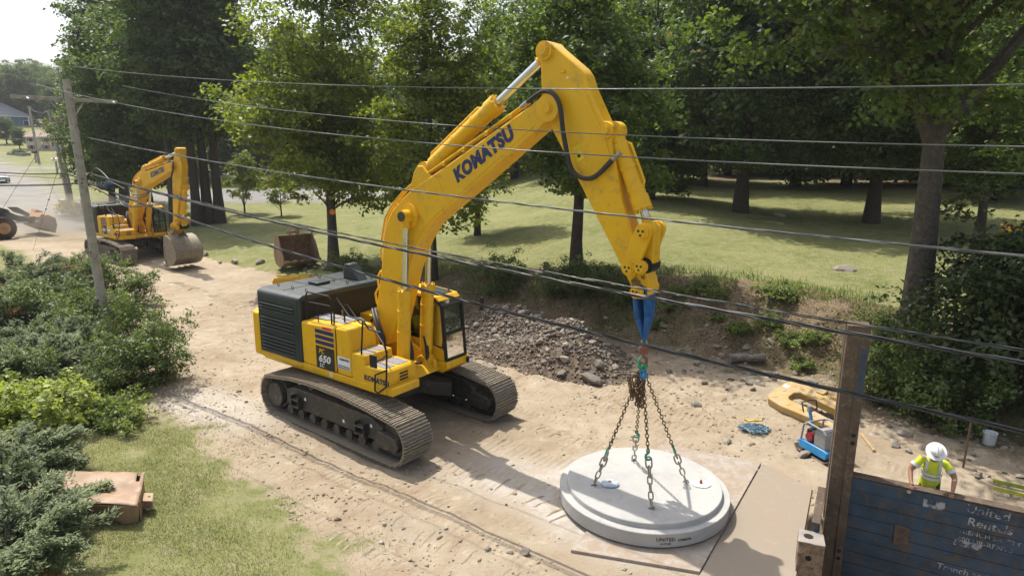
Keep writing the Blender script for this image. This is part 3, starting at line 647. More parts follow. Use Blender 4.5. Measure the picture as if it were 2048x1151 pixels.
    rail([(-.27, -1.5, 2.8), (-.22, -1.5, 3.5), (-.12, -1.5, 3.57), (.33, -1.5, 3.17), (.87, -1.5, 3.13), (1.03, -1.5, 2.97), (1.45, -1.5, 2.95), (1.55, -1.5, 2.8), (1.66, -1.52, 2.45), (1.74, -1.62, 2.05), (1.76, -1.66, 1.7)])
    rail([(-.22, -1.2, 2.85), (-.2, -1.2, 3.3), (-.1, -1.2, 3.36), (.35, -1.2, 2.95), (.85, -1.2, 2.9), (1.3, -1.3, 2.6), (1.66, -1.5, 2.5)]); rail([(.82, -1.58, 2.28), (.85, -1.52, 3.13)])
    rail([(1.74, -1.66, 2.1), (1.45, -1.72, 1.95), (1.42, -1.72, 1.55), (1.52, -1.72, 1.5), (1.8, -1.7, 1.72)])
    mr = MB(); mr.b2((1.42, -1.86, 2.18), (1.66, -1.82, 2.5)); mi = mr.build('mirror', BLK, root, .03); MB().tube([(1.6, -1.82, 2.35), (1.7, -1.7, 2.4), (1.68, -1.56, 2.45)], .014, 6).build('mirror_arm', BLK, mi)
    # engine-bay clutter by the boom foot
    hose(root, [(-.9, -.5, 2.64), (-.5, -.45, 2.75), (-.2, -.42, 2.6)], .04); hose(root, [(-.8, .2, 2.5), (-.4, .1, 2.8), (-.1, .0, 2.9)], .04)
    MB().b2((-1.4, -.35, 1.56), (-.35, .35, 2.25)).build('pump_cover', BLK, root, .03)
    # boom bracket and front plates
    for y in (-.55, .42):
        MB().prism([(-.5, 1.5), (-.35, 2.1), (-.2, 2.5), (.05, 2.62), (.28, 2.5), (.5, 2.05), (1.0, 1.85), (1.35, 1.72), (1.4, 1.5)], y, y+.13).build('boom_bracket', mt, root, .02)
    pin(root, FOOTPIN, -.5, -.6, .17, mt, False)
    MB().prism([(.4, 1.42), (1.25, 1.36), (1.45, 1.45), (1.2, 1.62), (.4, 1.6)], -.62, .6).build('front_plate', mt, root, .02)
    for y in (-.42, .42):
        f = MB()
        for s in (-.2, .13): f.prism([(.85, 1.5), (.92, 1.78), (1.07, 1.87), (1.22, 1.78), (1.3, 1.5)], y+s, y+s+.07)
        f.build('cylinder_bracket', mt, root, .015)
    # ---- boom
    bp = [rot2(p, FOOTPIN, bd) for p in BOOM]; tp = rot2(TOPPIN, FOOTPIN, bd); bb = MB(); bb.prism(bp, -.28, .28); boom = bb.build('boom', mt, root, .025)
    B2 = lambda x, z: rot2((x, z), FOOTPIN, bd)
    for y in (-.34, .34):                   # stiffener boss for the boom cylinders
        c = B2(1.32, 5.63); MB().cyl((c[0], y*.8, c[1]), (c[0], y*1.02, c[1]), .3, 26).build('boss', mt, boom)
    c = B2(1.32, 5.63); pn = MB(); pn.cyl((c[0], -.58, c[1]), (c[0], .58, c[1]), .15, 22); pn.build('pin', mt, boom)
    MB().cyl((c[0], -.60, c[1]), (c[0], -.57, c[1]), .12, 20).build('pin_cap', DKM, boom)
    for a, b in (((.9, 5.15), (1.55, 4.75)), ((2.2, 6.62), (2.62, 5.98))):
        a2, b2_ = B2(*a), B2(*b); MB().tube([(a2[0], -.281, a2[1]), (b2_[0], -.281, b2_[1])], .012, 6).build('weld_seam', mt, boom)
    seam = [(1.42, 4.9), (1.75, 5.35), (2.2, 5.75), (3.1, 6.38), (5.0, 7.76)]
    MB().tube([(B2(*q)[0], -.281, B2(*q)[1]) for q in seam], .014, 6).build('weld_seam', mt, boom)
    br = [B2(*q) for q in ((1.28, 6.18), (1.45, 6.68), (1.58, 6.84), (1.75, 6.84), (1.85, 6.72), (2.05, 6.6))]
    ears = MB()
    for y in (-.26, .18): ears.prism(br, y, y+.08)
    ears.build('cylinder_ear', mt, boom, .015)
    d0 = Vector((B2(5, 8)[0]-B2(2.8, 6.63)[0], 0, B2(5, 8)[1]-B2(2.8, 6.63)[1])).normalized(); up0 = Vector((-d0.z, 0, d0.x))
    o0 = B2(2.86, 6.50); text('logo', 'KOMATSU', .41, NAVY, boom, frame((o0[0], -.286, o0[1]), d0, up0), bold=.06, xs=.94, shear=.1)
    for k, (yy, dzz) in enumerate(((-.22, .1), (-.12, .1), (.12, .1), (.22, .1))):   # steel pipes along the boom's back
        pts = [B2(.28, 5.12), B2(.45, 5.62), B2(.95, 6.14), B2(1.95, 6.72), B2(2.45, 6.97), B2(4.7, 8.2)]
        pts = [B2(.20, 4.9), B2(.36, 5.5), B2(.62, 5.83), B2(1.04, 6.2), B2(1.36, 6.4), B2(2.1, 6.78), B2(4.75, 8.2)]
        MB().tube([(q[0], yy, q[1]) for q in pts], .03, 7).build('oil_pipe', mt, boom)
    for f in (.12, .35, .6, .85):
        a = B2(2.1+2.65*f, 6.78+1.42*f); MB().box((a[0], 0, a[1]-.05), (.09, .56, .1)).build('pipe_clamp', mt, boom, .01)
    for zf in (3.1, 3.55, 4.3): a = B2(.0+(zf-2.8)*.22, zf); MB().tube([(a[0]-.0, -.2, a[1]), (a[0]-.16, -.2, a[1]+.1), (a[0]-.2, -.2, a[1]+.35), (a[0]-.05, -.2, a[1]+.55)], .03, 7).build('oil_pipe', mt, boom)
    for k in range(2):
        y = -.34-.1*k; a = B2(-.12, 3.05)
        hose(boom, [(a[0], y+.1, a[1]), (a[0]+.35, y-.12, a[1]-.25), (a[0]+.62, y-.18, a[1]-.75), (a[0]+.35, y-.15, a[1]-1.08), (-.15, y-.1, 2.05+.4)], .045)
    # boom cylinders
    for y in (-.42, .42): ram(root, (1.07, 1.70), B2(1.32, 5.63), .165, .085, 2.08, y, 'boom_cylinder', mt)
    for y in (-.28, .28):
        for k in range(2): hose(root, [(1.15, y+.05*k, 2.4), (1.22, y+.06*k, 2.05), (1.2, y+.03*k, 1.75), (.9, y*.6, 1.62), (.5, y*.5, 1.7)], .033)
    # ---- arm
    def A2(x, z):
        q = rot2((x, z), TOPPIN, ad); return (q[0]+tp[0]-TOPPIN[0], q[1]+tp[1]-TOPPIN[1])
    am = MB(); pl = [A2(*q) for q in ARM]; am.prism(pl, -.2, .2); arm = am.build('arm', mt, root, .03)
    MB().tube([(A2(6.0, 8.6)[0], -.201, A2(6.0, 8.6)[1]), (A2(6.6, 7.5)[0], -.201, A2(6.6, 7.5)[1]), (A2(7.2, 5.75)[0], -.201, A2(7.2, 5.75)[1])], .014, 6).build('weld_seam', mt, arm)
    a, b = A2(6.86, 5.4), A2(7.14, 5.25); MB().tube([(a[0], -.2, a[1]), (b[0], -.2, b[1])], .014, 6).build('weld_seam', mt, arm)
    c = A2(*TOPPIN); MB().cyl((c[0], -.34, c[1]), (c[0], .34, c[1]), .27, 28).build('boss', mt, arm)
    pin(arm, c, -.33, -.36, .13, mt, False)
    c = A2(5.17, 9.2); MB().cyl((c[0], -.27, c[1]), (c[0], .27, c[1]), .19, 26).build('boss', mt, arm); pin(arm, c, -.26, -.30, .12, mt, False)
    c = A2(6.64, 7.64); MB().cyl((c[0], -.27, c[1]), (c[0], .27, c[1]), .15, 24).build('boss', mt, arm); pin(arm, c, -.26, -.29, .1, mt, False)
    ram(root, B2(1.66, 6.72), A2(5.17, 9.2), .19, .095, 2.63, 0, 'arm_cylinder', mt)
    LT, LA, LB = A2(7.56, 5.75), A2(7.31, 5.03), A2(7.56, 5.08); tip = A2(*TIPPIN)
    if bucket: LB = (LT[0]*.45+LB[0]*.55+.25, LB[1]+.1)
    ram(root, A2(6.72, 7.62), LT, .165, .08, 1.62, 0, 'bucket_cylinder', mt)
    def bar(p, q, w, y0, y1, nm):
        p_, q_ = Vector((p[0], 0, p[1])), Vector((q[0], 0, q[1])); d = (q_-p_).normalized(); n_ = Vector((-d.z, 0, d.x))*w; pts = []
        for c_, s in ((p_, -1), (q_, 1)):
            for k in range(7):
                t_ = -math.pi/2+math.pi*k/6; v = c_+d*(s*math.cos(t_)*w)+n_*(math.sin(t_)*s); pts.append((v.x, v.z))
        MB().prism(pts, y0, y1).build(nm, mt, arm, .012)
    bar(LA, LT, .17, -.36, -.26, 'rocker_link'); bar(LA, LT, .17, .26, .36, 'rocker_link'); bar(LT, LB, .15, -.17, .17, 'bucket_link')
    for q, r in ((LT, .14), (LA, .13)): pin(arm, q, -.3, -.42, r, mt); pin(arm, q, .3, .42, r, mt)
    MB().cyl((LT[0], -.36, LT[1]), (LT[0], .36, LT[1]), .12, 20).build('pin', mt, arm)
    bl = MB(); bl.tube([(LB[0], -.3, LB[1]), (LB[0], -.2, LB[1]), (LB[0], -.19, LB[1]), (LB[0], .19, LB[1]), (LB[0], .2, LB[1]), (LB[0], .3, LB[1])], [.12, .12, .16, .16, .12, .12], 20); bl.build('pin', BLK, arm)
    pin(arm, LB, -.3, -.42, .125, mt); pin(arm, tip, -.3, -.42, .12, mt); pin(arm, tip, .3, .42, .12, mt)
    MB().cyl((tip[0], -.34, tip[1]), (tip[0], .34, tip[1]), .1, 20).build('pin', BLK, arm)
    GRE = mat('grease and grime', (.05, .036, .012), .6, var=.4, scale=12, c2=(.25, .15, .02)); rgx = random.Random(4)
    for (gx0, gz0, gr) in ((7.4, 4.72, .16), (7.52, 4.62, .13), (7.32, 4.95, .07), (7.55, 4.85, .06)):
        g0 = A2(gx0, gz0); MB().add([(g0[0]+gr*rgx.uniform(.5, 1.1)*math.cos(k*.52), -.2045, g0[1]+gr*rgx.uniform(.4, 1.0)*math.sin(k*.52)) for k in range(12)], [tuple(range(12))]).build('grease_stain', GRE, arm)
    w0, w1 = A2(5.92, 7.3), A2(6.05, 7.02); dv = Vector((w1[0]-w0[0], 0, w1[1]-w0[1])).normalized(); Mw = frame((w0[0], -.2035, w0[1]), dv, (0, 0, 1))
    MB().box((.13, .04, 0), (.30, .17, .002), Mw).build('warning_label', mat('warning yellow', (.78, .55, .02), .4), arm)
    wl0 = MB(); wl0.torus([(.05+.055*math.cos(k*2.094+1.57), .03+.055*math.sin(k*2.094+1.57), .003) for k in range(3)], .006, 4, Mw); wl0.build('warning_triangle', DECB, arm); MB().box((.19, .03, .002), (.06, .07, .002), Mw).build('warning_mark', DECB, arm)
    c = A2(5.62, 8.75); MB().prism([(c[0]-.05, c[1]), (c[0]+.05, c[1]), (c[0]+.02, c[1]+.07), (c[0]-.02, c[1]+.07)], -.24, -.2).build('lifting_lug', mt, arm, .008); MB().b2((c[0]+.07, -.203, c[1]-.11), (c[0]+.11, -.2015, c[1]-.07)).build('decal', WHT, arm)
    # hose loop from boom to arm
    for y in (-.31, .31):
        a, b = B2(4.78, 8.22), A2(6.80, 7.08); q1, q2, q3, q4, q5 = A2(5.25, 8.42), A2(5.62, 8.2), A2(5.78, 7.5), A2(5.98, 6.85), A2(6.4, 6.72)
        hose(boom, [(a[0], y*.8, a[1]), (q1[0], y, q1[1]), (q2[0], y*1.2, q2[1]), (q3[0], y*1.25, q3[1]), (q4[0], y*1.15, q4[1]), (q5[0], y, q5[1]), (b[0], y*.8, b[1])], .05)
        MB().cyl((b[0], y*.8, b[1]), (A2(6.95, 7.22)[0], y*.7, A2(6.95, 7.22)[1]), .045, 10).build('hose_fitting', STEEL, boom); f = MB(); f.cyl((a[0], y*.8, a[1]), (B2(4.62, 8.12)[0], y*.8, B2(4.62, 8.12)[1]), .045, 10); f.build('hose_fitting', STEEL, boom)
    # ---- cab
    cb = MB(); prof = [(-.15, 1.66), (1.62, 1.70), (1.48, 3.16), (1.30, 3.36), (.1, 3.42), (-.15, 3.3)]
    y0, y1 = .60, 1.45
    cab = MB().prism([(-.2, 1.36), (1.5, 1.36), (1.68, 1.5), (1.68, 1.68), (-.2, 1.68)], y0-.02, y1+.05).build('cab_base', mt, root, .02)
    fr_ = MB()
    def post(p, q, y, r=.045): fr_.tube([(p[0], y, p[1]), (q[0], y, q[1])], r, 6)
    for y in (y0+.04, y1-.04):
        post((1.60, 1.70), (1.47, 3.16), y, .055); post((1.47, 3.16), (1.28, 3.34), y, .055); post((.72, 1.75), (.70, 3.36), y, .045); post((-.1, 1.7), (-.1, 3.34), y, .06); post((-.1, 3.34), (1.28, 3.34), y, .05); post((-.1, 2.12), (1.57, 2.06), y, .03)
    for q in ((1.47, 3.16), (1.28, 3.34), (1.60, 1.72), (1.545, 2.42)): fr_.tube([(q[0], y0+.04, q[1]), (q[0], y1-.04, q[1])], .045, 6)
    fr_.build('cab_frame', BLK, root)
    MB().prism([(-.1, 1.69), (1.58, 1.69), (1.56, 1.98), (.75, 2.16), (-.1, 2.2)], y0-.005, y0+.05).build('cab_side_panel', mt, root, .015)
    MB().prism([(-.12, 1.69), (1.55, 1.69), (1.5, 2.1), (-.12, 2.1)], y1-.04, y1+.01).build('cab_door', mt, root, .015)
    MB().b2((-.16, y0+.02, 1.69), (-.1, y1-.02, 3.3)).build('cab_back', mt, root, .01)
    rf = MB(); rf.prism([(-.16, 3.34), (1.26, 3.36), (1.36, 3.28), (1.42, 3.30), (1.30, 3.42), (.1, 3.50), (-.16, 3.44)], y0-.01, y1+.01); roof = rf.build('cab_roof', mt, root, .025)
    MB().prism([(.55, 3.472), (1.24, 3.43), (1.25, 3.45), (.56, 3.50)], y0+.12, y1-.12).build('roof_hatch', HOOD, roof, .01)
    for y in (y0+.08, y1-.2): MB().tube([(.2, y, 3.5), (.25, y, 3.57), (1.1, y, 3.53), (1.2, y, 3.47)], .016, 6).build('roof_rail', BLK, roof)
    def pane(pts, nm='window_pane'): MB().add(pts, [tuple(range(len(pts)))]).build(nm, GLASS, root)
    for y in (y0+.015, y1-.015): pane([(-.06, y, 2.18), (.7, y, 2.14), (.68, y, 3.32), (-.06, y, 3.32)]); pane([(.74, y, 2.14), (1.54, y, 2.04), (1.46, y, 3.14), (1.28, y, 3.31), (.72, y, 3.33)])
    pane([(1.61, y0+.06, 1.74), (1.61, y1-.06, 1.74), (1.555, y1-.06, 2.40), (1.555, y0+.06, 2.40)]); pane([(1.55, y0+.06, 2.45), (1.55, y1-.06, 2.45), (1.485, y1-.06, 3.13), (1.485, y0+.06, 3.13)])
    se = MB(); se.b2((.05, y0+.2, 2.0), (.55, y1-.2, 2.14)); se.prism([(.0, 2.1), (.12, 2.1), (.0, 2.85), (-.1, 2.85)], y0+.22, y1-.22); se.b2((.15, y0+.25, 1.69), (.45, y1-.25, 2.0)); se.build('seat', RUB, root, .04)
    cs = MB(); cs.b2((.3, y0+.08, 1.69), (.85, y0+.2, 2.3)); cs.b2((1.2, y1-.45, 1.69), (1.28, y1-.38, 2.2)); cs.b2((1.25, y1-.3, 1.69), (1.3, y1-.24, 2.15)); cs.build('controls', DKM, root, .02)
    lm = MB(); lm.b2((1.69, y1-.1, 1.5), (1.78, y1+.1, 1.64)); lamp = lm.build('work_lamp', BLK, root, .01); MB().b2((1.781, y1-.08, 1.52), (1.786, y1+.08, 1.62)).build('lens', WHT, lamp)
    MB().b2((1.33, y0+.28, 3.2), (1.42, y0+.4, 3.28)).build('work_lamp', WHT, root, .01)
    MB().tube([(1.3, y1, 3.42), (1.55, y1+.1, 3.38), (1.75, y1+.3, 3.36), (1.9, y1+.35, 3.2)], .014, 6).build('mirror_arm', BLK, root)
    MB().b2((1.86, y1+.26, 2.9), (1.9, y1+.44, 3.26)).build('mirror', BLK, root, .02)
    MB().tube([(1.15, y1+.04, 3.46), (1.2, y1+.2, 3.56), (1.1, y1+.3, 3.62), (1.0, y1+.2, 3.6)], .012, 6).build('antenna', BLK, root)
    lh = MB(); lh.b2((-3.3, .55, 1.63), (-.22, 1.6, 2.6)); lh.build('left_cover', mt, root, .05)
    if bucket:
        M_ = Matrix.Translation((tip[0]+.05, 0, tip[1]-.05)) @ Matrix.Rotation(bucket, 4, 'Y') @ Matrix.Rotation(math.pi, 4, 'Z'); build_bucket(root, mat('worn bucket steel', (.19, .165, .13), .55, metal=.2, var=.25, dirt=(.3, .24, .17), dirt_amt=.3, dust=.3), M_, 1.7, 1.13, True)
    return root, tip
EXL = Vector((-3.4103, 17.1969, 0)); EXY = -.6342
exc, TIP = excavator('excavator', 'large yellow crawler excavator lifting a round concrete slab', EXL, EXY, 1.0, dz=-.032)
exc2, _ = excavator('excavator', 'smaller yellow crawler excavator with its dirty bucket resting on the ground, by the utility pole', (-24.6, 42.6, .02), -.655, .96, bd=-.31, ad=-.74, mt=YEL2, model=('PC', '490', 'LC'), bucket=-.35)
def exw(x, y, z):
    c, s = math.cos(EXY), math.sin(EXY); return Vector((EXL.x+c*x-s*y, EXL.y+s*x+c*y, z))
# ------------------------------------------------------------------ road plates, slab and rigging
def plate_mat(name, base, dusty, rusty, amt):
    m, t, N, L, B = nodes(name); co = N.new('ShaderNodeTexCoord').outputs['Object']; a1 = noise(t, .8, 6, .65, co, .3); a2 = noise(t, 4, 8, .75, co, .6); a3 = noise(t, 40, 4, .7, co)
    c = ramp(t, a1, .35, .65, base, rusty); c = mixc(t, math_(t, 'MULTIPLY', ramp(t, a2, .60-amt, .86-amt), .85), c, dusty); c = mixc(t, math_(t, 'MULTIPLY', ramp(t, a3, .55, .75), .4), c, (.16, .12, .09))
    L.new(c, B.inputs['Base Color']); B.inputs['Roughness'].default_value = .7; L.new(bump(t, a2, .15, .01), B.inputs['Normal']); return m
PL1 = plate_mat('plate dusted with cement', (.27, .225, .18), (.385, .365, .34), (.29, .215, .15), .18)
PL2 = plate_mat('plate browned by mud', (.25, .213, .168), (.315, .275, .222), (.265, .21, .155), .06)
def plate(name, label, pts, z, pm):
    mb = MB(); mb.prism(pts, z-.06, z, 'z'); o = mb.build(name, pm, None, .004); tag(o, label, 'steel plate'); return o
plate('road_plate', 'rusty steel road plate under the round concrete slab', [(3.75, 15.3), (5.92, 14.35), (3.33, 10.25), (1.12, 10.86)], .06, PL1)
plate('road_plate', 'dusty steel road plate between the slab and the trench shield', [(5.945, 14.33), (6.62, 13.2), (5.02, 10.22), (4.3, 9.0), (2.55, 9.1), (3.355, 10.24)], .045, PL2)
m, t, N, L, B = nodes('pale concrete')
co = N.new('ShaderNodeTexCoord').outputs['Object']
a1 = noise(t, 1.2, 7, .6, co); a2 = noise(t, 14, 6, .7, co); a3 = noise(t, 90, 3, .6, co)
c = ramp(t, a1, .3, .7, (.34, .34, .33), (.43, .425, .41)); c = mixc(t, math_(t, 'MULTIPLY', ramp(t, a2, .55, .8), .35), c, (.30, .30, .29)); c = mixc(t, math_(t, 'MULTIPLY', ramp(t, a3, .6, .8), .3), c, (.25, .24, .23)); c = mixc(t, math_(t, 'MULTIPLY', ramp(t, noise(t, 2.6, 8, .75, co, .8), .54, .66), .45), c, (.27, .255, .23))
L.new(c, B.inputs['Base Color']); B.inputs['Roughness'].default_value = .9; B.inputs['Specular IOR Level'].default_value = .2; L.new(bump(t, a3, .25, .006), B.inputs['Normal'])
CONC = m
LC = Vector((2.78, 12.62, .085))
lid = MB(); lid.lathe([(1.715, 0), (1.735, .02), (1.745, .285), (1.735, .295), (1.60, .30), (1.592, .305), (1.585, .395), (1.572, .408), (.01, .415)], 96)
lid_o = lid.build('concrete_slab', CONC, None, 0, 20); lid_o.location = LC; tag(lid_o, 'round pale concrete manhole slab hanging from four chains', 'concrete slab')
INK = mat('black stencil', (.03, .03, .03), .7, var=.3)
def rimtext(s, ang, z, size):             # stencil bent round the rim
    M_ = Matrix.Identity(4); o = text('stencil', s, size, INK, lid_o, M_, .001, .015, align='CENTER')
    for v in o.data.vertices:
        x, y = v.co.x, v.co.y; a = ang+x/1.745; v.co = ((1.7455+v.co.z)*math.cos(a), (1.7455+v.co.z)*math.sin(a), z+y)
rimtext('UNITED', R(-87), .15, .10); rimtext('6-17-20', R(-87), .075, .06); rimtext('070867M', R(-75), .13, .07)
LZ = LC.z+.415
CHR = mat('rusty chain', (.12, .085, .055), .55, metal=.5, var=.4, scale=30, dirt=(.2, .1, .04), dirt_amt=.3)
CHP = mat('dull galvanised chain', (.32, .29, .23), .5, metal=.4, var=.3, scale=20)
GRN = mat('green rigging paint', (.03, .27, .14), .5, var=.2, scale=10); BLUR = mat('blue rigging paint', (.02, .25, .55), .5, var=.2, scale=10)
def link_mesh(l, w, r, mt, name='chain_link'):
    pts = []
    for k in range(6): a = -math.pi/2+math.pi*k/5; pts.append((l/2-w/2+w/2*math.cos(a), w/2*math.sin(a), 0))
    for k in range(6): a = math.pi/2+math.pi*k/5; pts.append((-l/2+w/2+w/2*math.cos(a), w/2*math.sin(a), 0))
    return MB().torus(pts, r, 6).mesh(name, mt, 60)
CL_S = link_mesh(.092, .056, .0105, CHR); CL_B = link_mesh(.23, .12, .018, CHP); CL_M = link_mesh(.17, .085, .016, CHP)
sling = empty('chain_sling', (2.62, 12.5, 3.12), 0, 'four-leg rusty lifting chain with green and blue hooks over the slab', 'chain')
def chain(a, b, me, pitch, sag=0, tw=0):
    a, b = Vector(a), Vector(b); n = max(2, int(round((b-a).length*(1+sag)/pitch))); pts = [a.lerp(b, i/n)-Vector((0, 0, sag*4*(i/n)*(1-i/n))) for i in range(n+1)]
    for i in range(n):
        d = pts[i+1]-pts[i]; x, y, dd = basis(d); m_ = Matrix((dd, x, dd.cross(x))).transposed()
        o = link('chain_link', me, sling); o.matrix_basis = Matrix.Translation((pts[i]+pts[i+1])/2-sling.location) @ (m_ @ Matrix.Rotation(math.pi/2*(i % 2)+tw, 3, 'X')).to_4x4()
def hookbit(p, d, mt, s=1.0, nm='hook'):
    p = Vector(p)-sling.location; x, y, dd = basis(d); mb = MB()
    mb.tube([p, p+dd*.05*s], [.022*s, .03*s], 8); c0 = p+dd*.11*s
    mb.tube([c0+(dd*math.cos(a)+x*math.sin(a))*.055*s for a in [math.pi+k*.5 for k in range(10)]], [.022*s]*7+[.02*s, .015*s, .008*s], 7); mb.build(nm, mt, sling)
ring = Vector((2.627, 12.5, 3.16))
MB().torus([(.085*math.cos(a), .02*math.sin(a), .13*math.sin(a)) for a in [k*math.pi/9 for k in range(18)]], .022, 8).build('master_link', GRN, sling)
anchors = [(1.72, 12.42), (2.73, 11.55), (3.66, 12.58), (2.74, 13.52)]
for k, (ax, ay) in enumerate(anchors):
    A = Vector((ax, ay, LZ)); top = ring+Vector(((ax-LC.x)*.05, (ay-LC.y)*.05, -.2)); mid = A.lerp(top, .33 if k != 1 else .4)
    MB().torus([Vector((.05*math.cos(a), 0, .05*math.sin(a))) for a in [q*math.pi/6 for q in range(12)]], .014, 6).build('sub_link', GRN, sling).location = top+Vector((0, 0, .1))-sling.location
    hookbit(top+Vector((0, 0, .05)), (0, 0, -1), BLUR, 1.2, 'shortening_hook')
    chain(mid, top+Vector(((ax-LC.x)*.06, (ay-LC.y)*.06, -.18)), CL_S, .074)
    chain(top+Vector(((ax-LC.x)*.06, (ay-LC.y)*.06, -.18)), top, CL_S, .074)
    for q in range(2):                     # doubled-up spare chain hanging in loops
        o1 = Vector((random.uniform(-.17, .17), random.uniform(-.1, .1), 0)); dn = .5+.3*random.random()
        chain(top+o1*.4, top+o1-Vector((0, 0, dn)), CL_S, .074, 0, .4); chain(top+o1-Vector((0, 0, dn)), top+o1*1.6-Vector((0, 0, .12)), CL_S, .074, 0, .9)
    hookbit(mid+(A-mid).normalized()*-.05, A-mid, GRN, 1.1)
    m1 = mid+(A-mid).normalized()*.1; chain(m1, m1.lerp(A, .36), CL_B, .2); chain(m1.lerp(A, .36), A+Vector((0, 0, .02)), CL_M, .14)
    MB().torus([Vector((ax, ay, LZ))-sling.location+Vector((.05*math.cos(a), 0, .05*math.sin(a))) for a in [q*math.pi/6 for q in range(12)]], .016, 6).build('lifting_loop', STEEL, sling)
for nm, lab, x, y, c_ in (('plastic_cover', 'clear plastic wrapped plug left of centre on the concrete slab', 2.05, 12.45, (.42, .48, .55)), ('plastic_cover', 'white plastic cover on the right edge of the concrete slab', 3.95, 12.5, (.75, .75, .73))):
    mb = MB(); pr = [(.17, 0), (.18, .03), (.15, .06), (.05, .07)] if 'clear' in lab else [(.19, 0), (.19, .012), (.05, .02)]
    mb.lathe(pr, 11); o = mb.build(nm, mat('plastic '+lab[:5], c_, .25, var=.25, scale=14, bmp=.6, bscale=20)); o.location = (x, y, LZ+.003); o.scale = (1.1, .85, 1); tag(o, lab, 'cover')
    MB().lathe([(.03, .07 if 'clear' in lab else .02), (.03, .085)], 10).build('knob', mat('rust cap', (.22, .08, .03), .7), o)
tipw = exw(TIP[0], 0, TIP[1])
SLB = mat('blue web sling', (.012, .10, .29), .8, var=.4, scale=8, dirt=(.03, .03, .04), dirt_amt=.25, bmp=.3, bscale=60)
ws = empty('web_sling', (tipw.x, tipw.y, 3.5), 0, 'blue round sling looped over the bucket pin of the big excavator', 'sling')
c_, s_ = math.cos(EXY), math.sin(EXY); lat = Vector((-s_, c_, 0)); fwd = Vector((c_, s_, 0)); bot = Vector((2.618, 12.5, 3.58))
for k, (ly, fx) in enumerate(((-.16, .12), (-.16, -.11), (-.05, .12), (-.05, -.11), (.12, .12), (.12, -.11), (.2, .02))):
    tp_ = tipw+lat*ly+fwd*fx; mid_ = tp_.lerp(bot, .5)+fwd*(.05*(1 if fx > 0 else -1))+lat*ly*.1
    MB().tube([tipw+lat*ly+Vector((0, 0, .115)), tp_+Vector((0, 0, .04)), tp_-Vector((0, 0, .2)), mid_, bot+lat*ly*.12+fwd*fx*.15+Vector((0, 0, .1)), bot], [.05, .05, .06, .065, .045, .035], 7).build('strand', SLB, ws).data.transform(Matrix.Translation(-ws.location))
sh = empty('swivel_hook', (2.62, 12.5, 3.3), 0, 'rust-red swivel hook between blue sling and green ring', 'hook'); RH = mat('rust red hook', (.20, .075, .05), .55, var=.3, scale=12)
MB().torus([(.05*math.cos(a), 0, .24+.08*math.sin(a)) for a in [k*math.pi/8 for k in range(16)]], .02, 8).build('shackle', STEEL, sh)
MB().b2((-.09, -.05, .02), (.09, .05, .17)).build('swivel_block', RH, sh, .02); MB().tube([(0, 0, .02), (0, 0, -.04), (.06, 0, -.08), (.07, 0, -.15), (.02, 0, -.2), (-.05, 0, -.17), (-.06, 0, -.13)], [.03, .03, .03, .032, .03, .022, .01], 8).build('hook', RH, sh)

# ------------------------------------------------------------------ trench shield
def pw(s, w, z): q = PA+PU*s+PN*w; return Vector((q[0], q[1], z))
def on_panel(px, py, w=.0):
    d_ = ray(px, py); n3 = Vector((PN[0], PN[1], 0)); t_ = (Vector((PA[0], PA[1], 0))+n3*w-Vector((0, 0, CAM_H))).dot(n3)/d_.dot(n3); q = Vector((0, 0, CAM_H))+d_*t_
    return (q.x-PA[0])*PU[0]+(q.y-PA[1])*PU[1], q.z
BLUP = mat('scuffed navy shield paint', (.021, .052, .092), .5, var=.5, scale=2.2, dirt=(.075, .062, .052), dirt_amt=.28, bmp=.25, bscale=18)
RUST = mat('brown weathered steel', (.095, .068, .048), .6, metal=.15, var=.35, scale=3, dirt=(.22, .15, .10), dirt_amt=.2, bmp=.35, bscale=25)
WORN = None
m, t, N, L, B = nodes('worn white lettering'); co = N.new('ShaderNodeTexCoord').outputs['Object']
L.new(mixc(t, ramp(t, noise(t, 9, 8, .75, co), .45, .56), (.34, .35, .36), (.03, .05, .08)), B.inputs['Base Color']); B.inputs['Roughness'].default_value = .7; WORN = m
PM = Matrix(((PU[0], PN[0], 0, PA[0]), (PU[1], PN[1], 0, PA[1]), (0, 0, 1, 0), (0, 0, 0, 1)))     # panel frame: x along, y into the pit
ts = empty('trench_shield', (PA[0], PA[1], 0), math.atan2(PU[1], PU[0]), 'scuffed dark blue trench shield panel with white lettering in front of the worker', 'trench shield')
MB().b2((.14, -.12, -2.5), (7.5, -.02, 1.07)).build('core_plate', mat('seam steel', (.06, .07, .08), .6, var=.3), ts)
zt = 1.1; k = 0
while zt > -2.4:
    hgt = .265 if k != 4 else .24
    MB().b2((.13, -.135-.004*(k % 2), zt-hgt), (7.52, -.0, zt-.012)).build('board', BLUP, ts, .006); zt -= hgt; k += 1
MB().b2((.12, -.15, 1.1), (7.52, .06, 1.13)).build('top_rail', RUST, ts, .01)
for s0, z0 in (on_panel(1818, 973),):
    MB().cyl((s0, -.13, z0-.03), (s0, -.148, z0-.03), .035, 14).build('eye_hole', mat('sunlit dirt behind', (.42, .33, .22), .9), ts)
s0, z0 = on_panel(1802, 1062); MB().b2((s0-.13, -.18, z0-.2), (s0+.13, -.13, z0+.2)).build('lock_pocket', RUST, ts, .02); MB().cyl((s0, -.16, z0+.06), (s0, -.2, z0+.06), .05, 12).build('lock_bolt', RUST, ts); MB().cyl((s0, -.16, z0-.1), (s0, -.2, z0-.1), .05, 12).build('lock_bolt', RUST, ts)
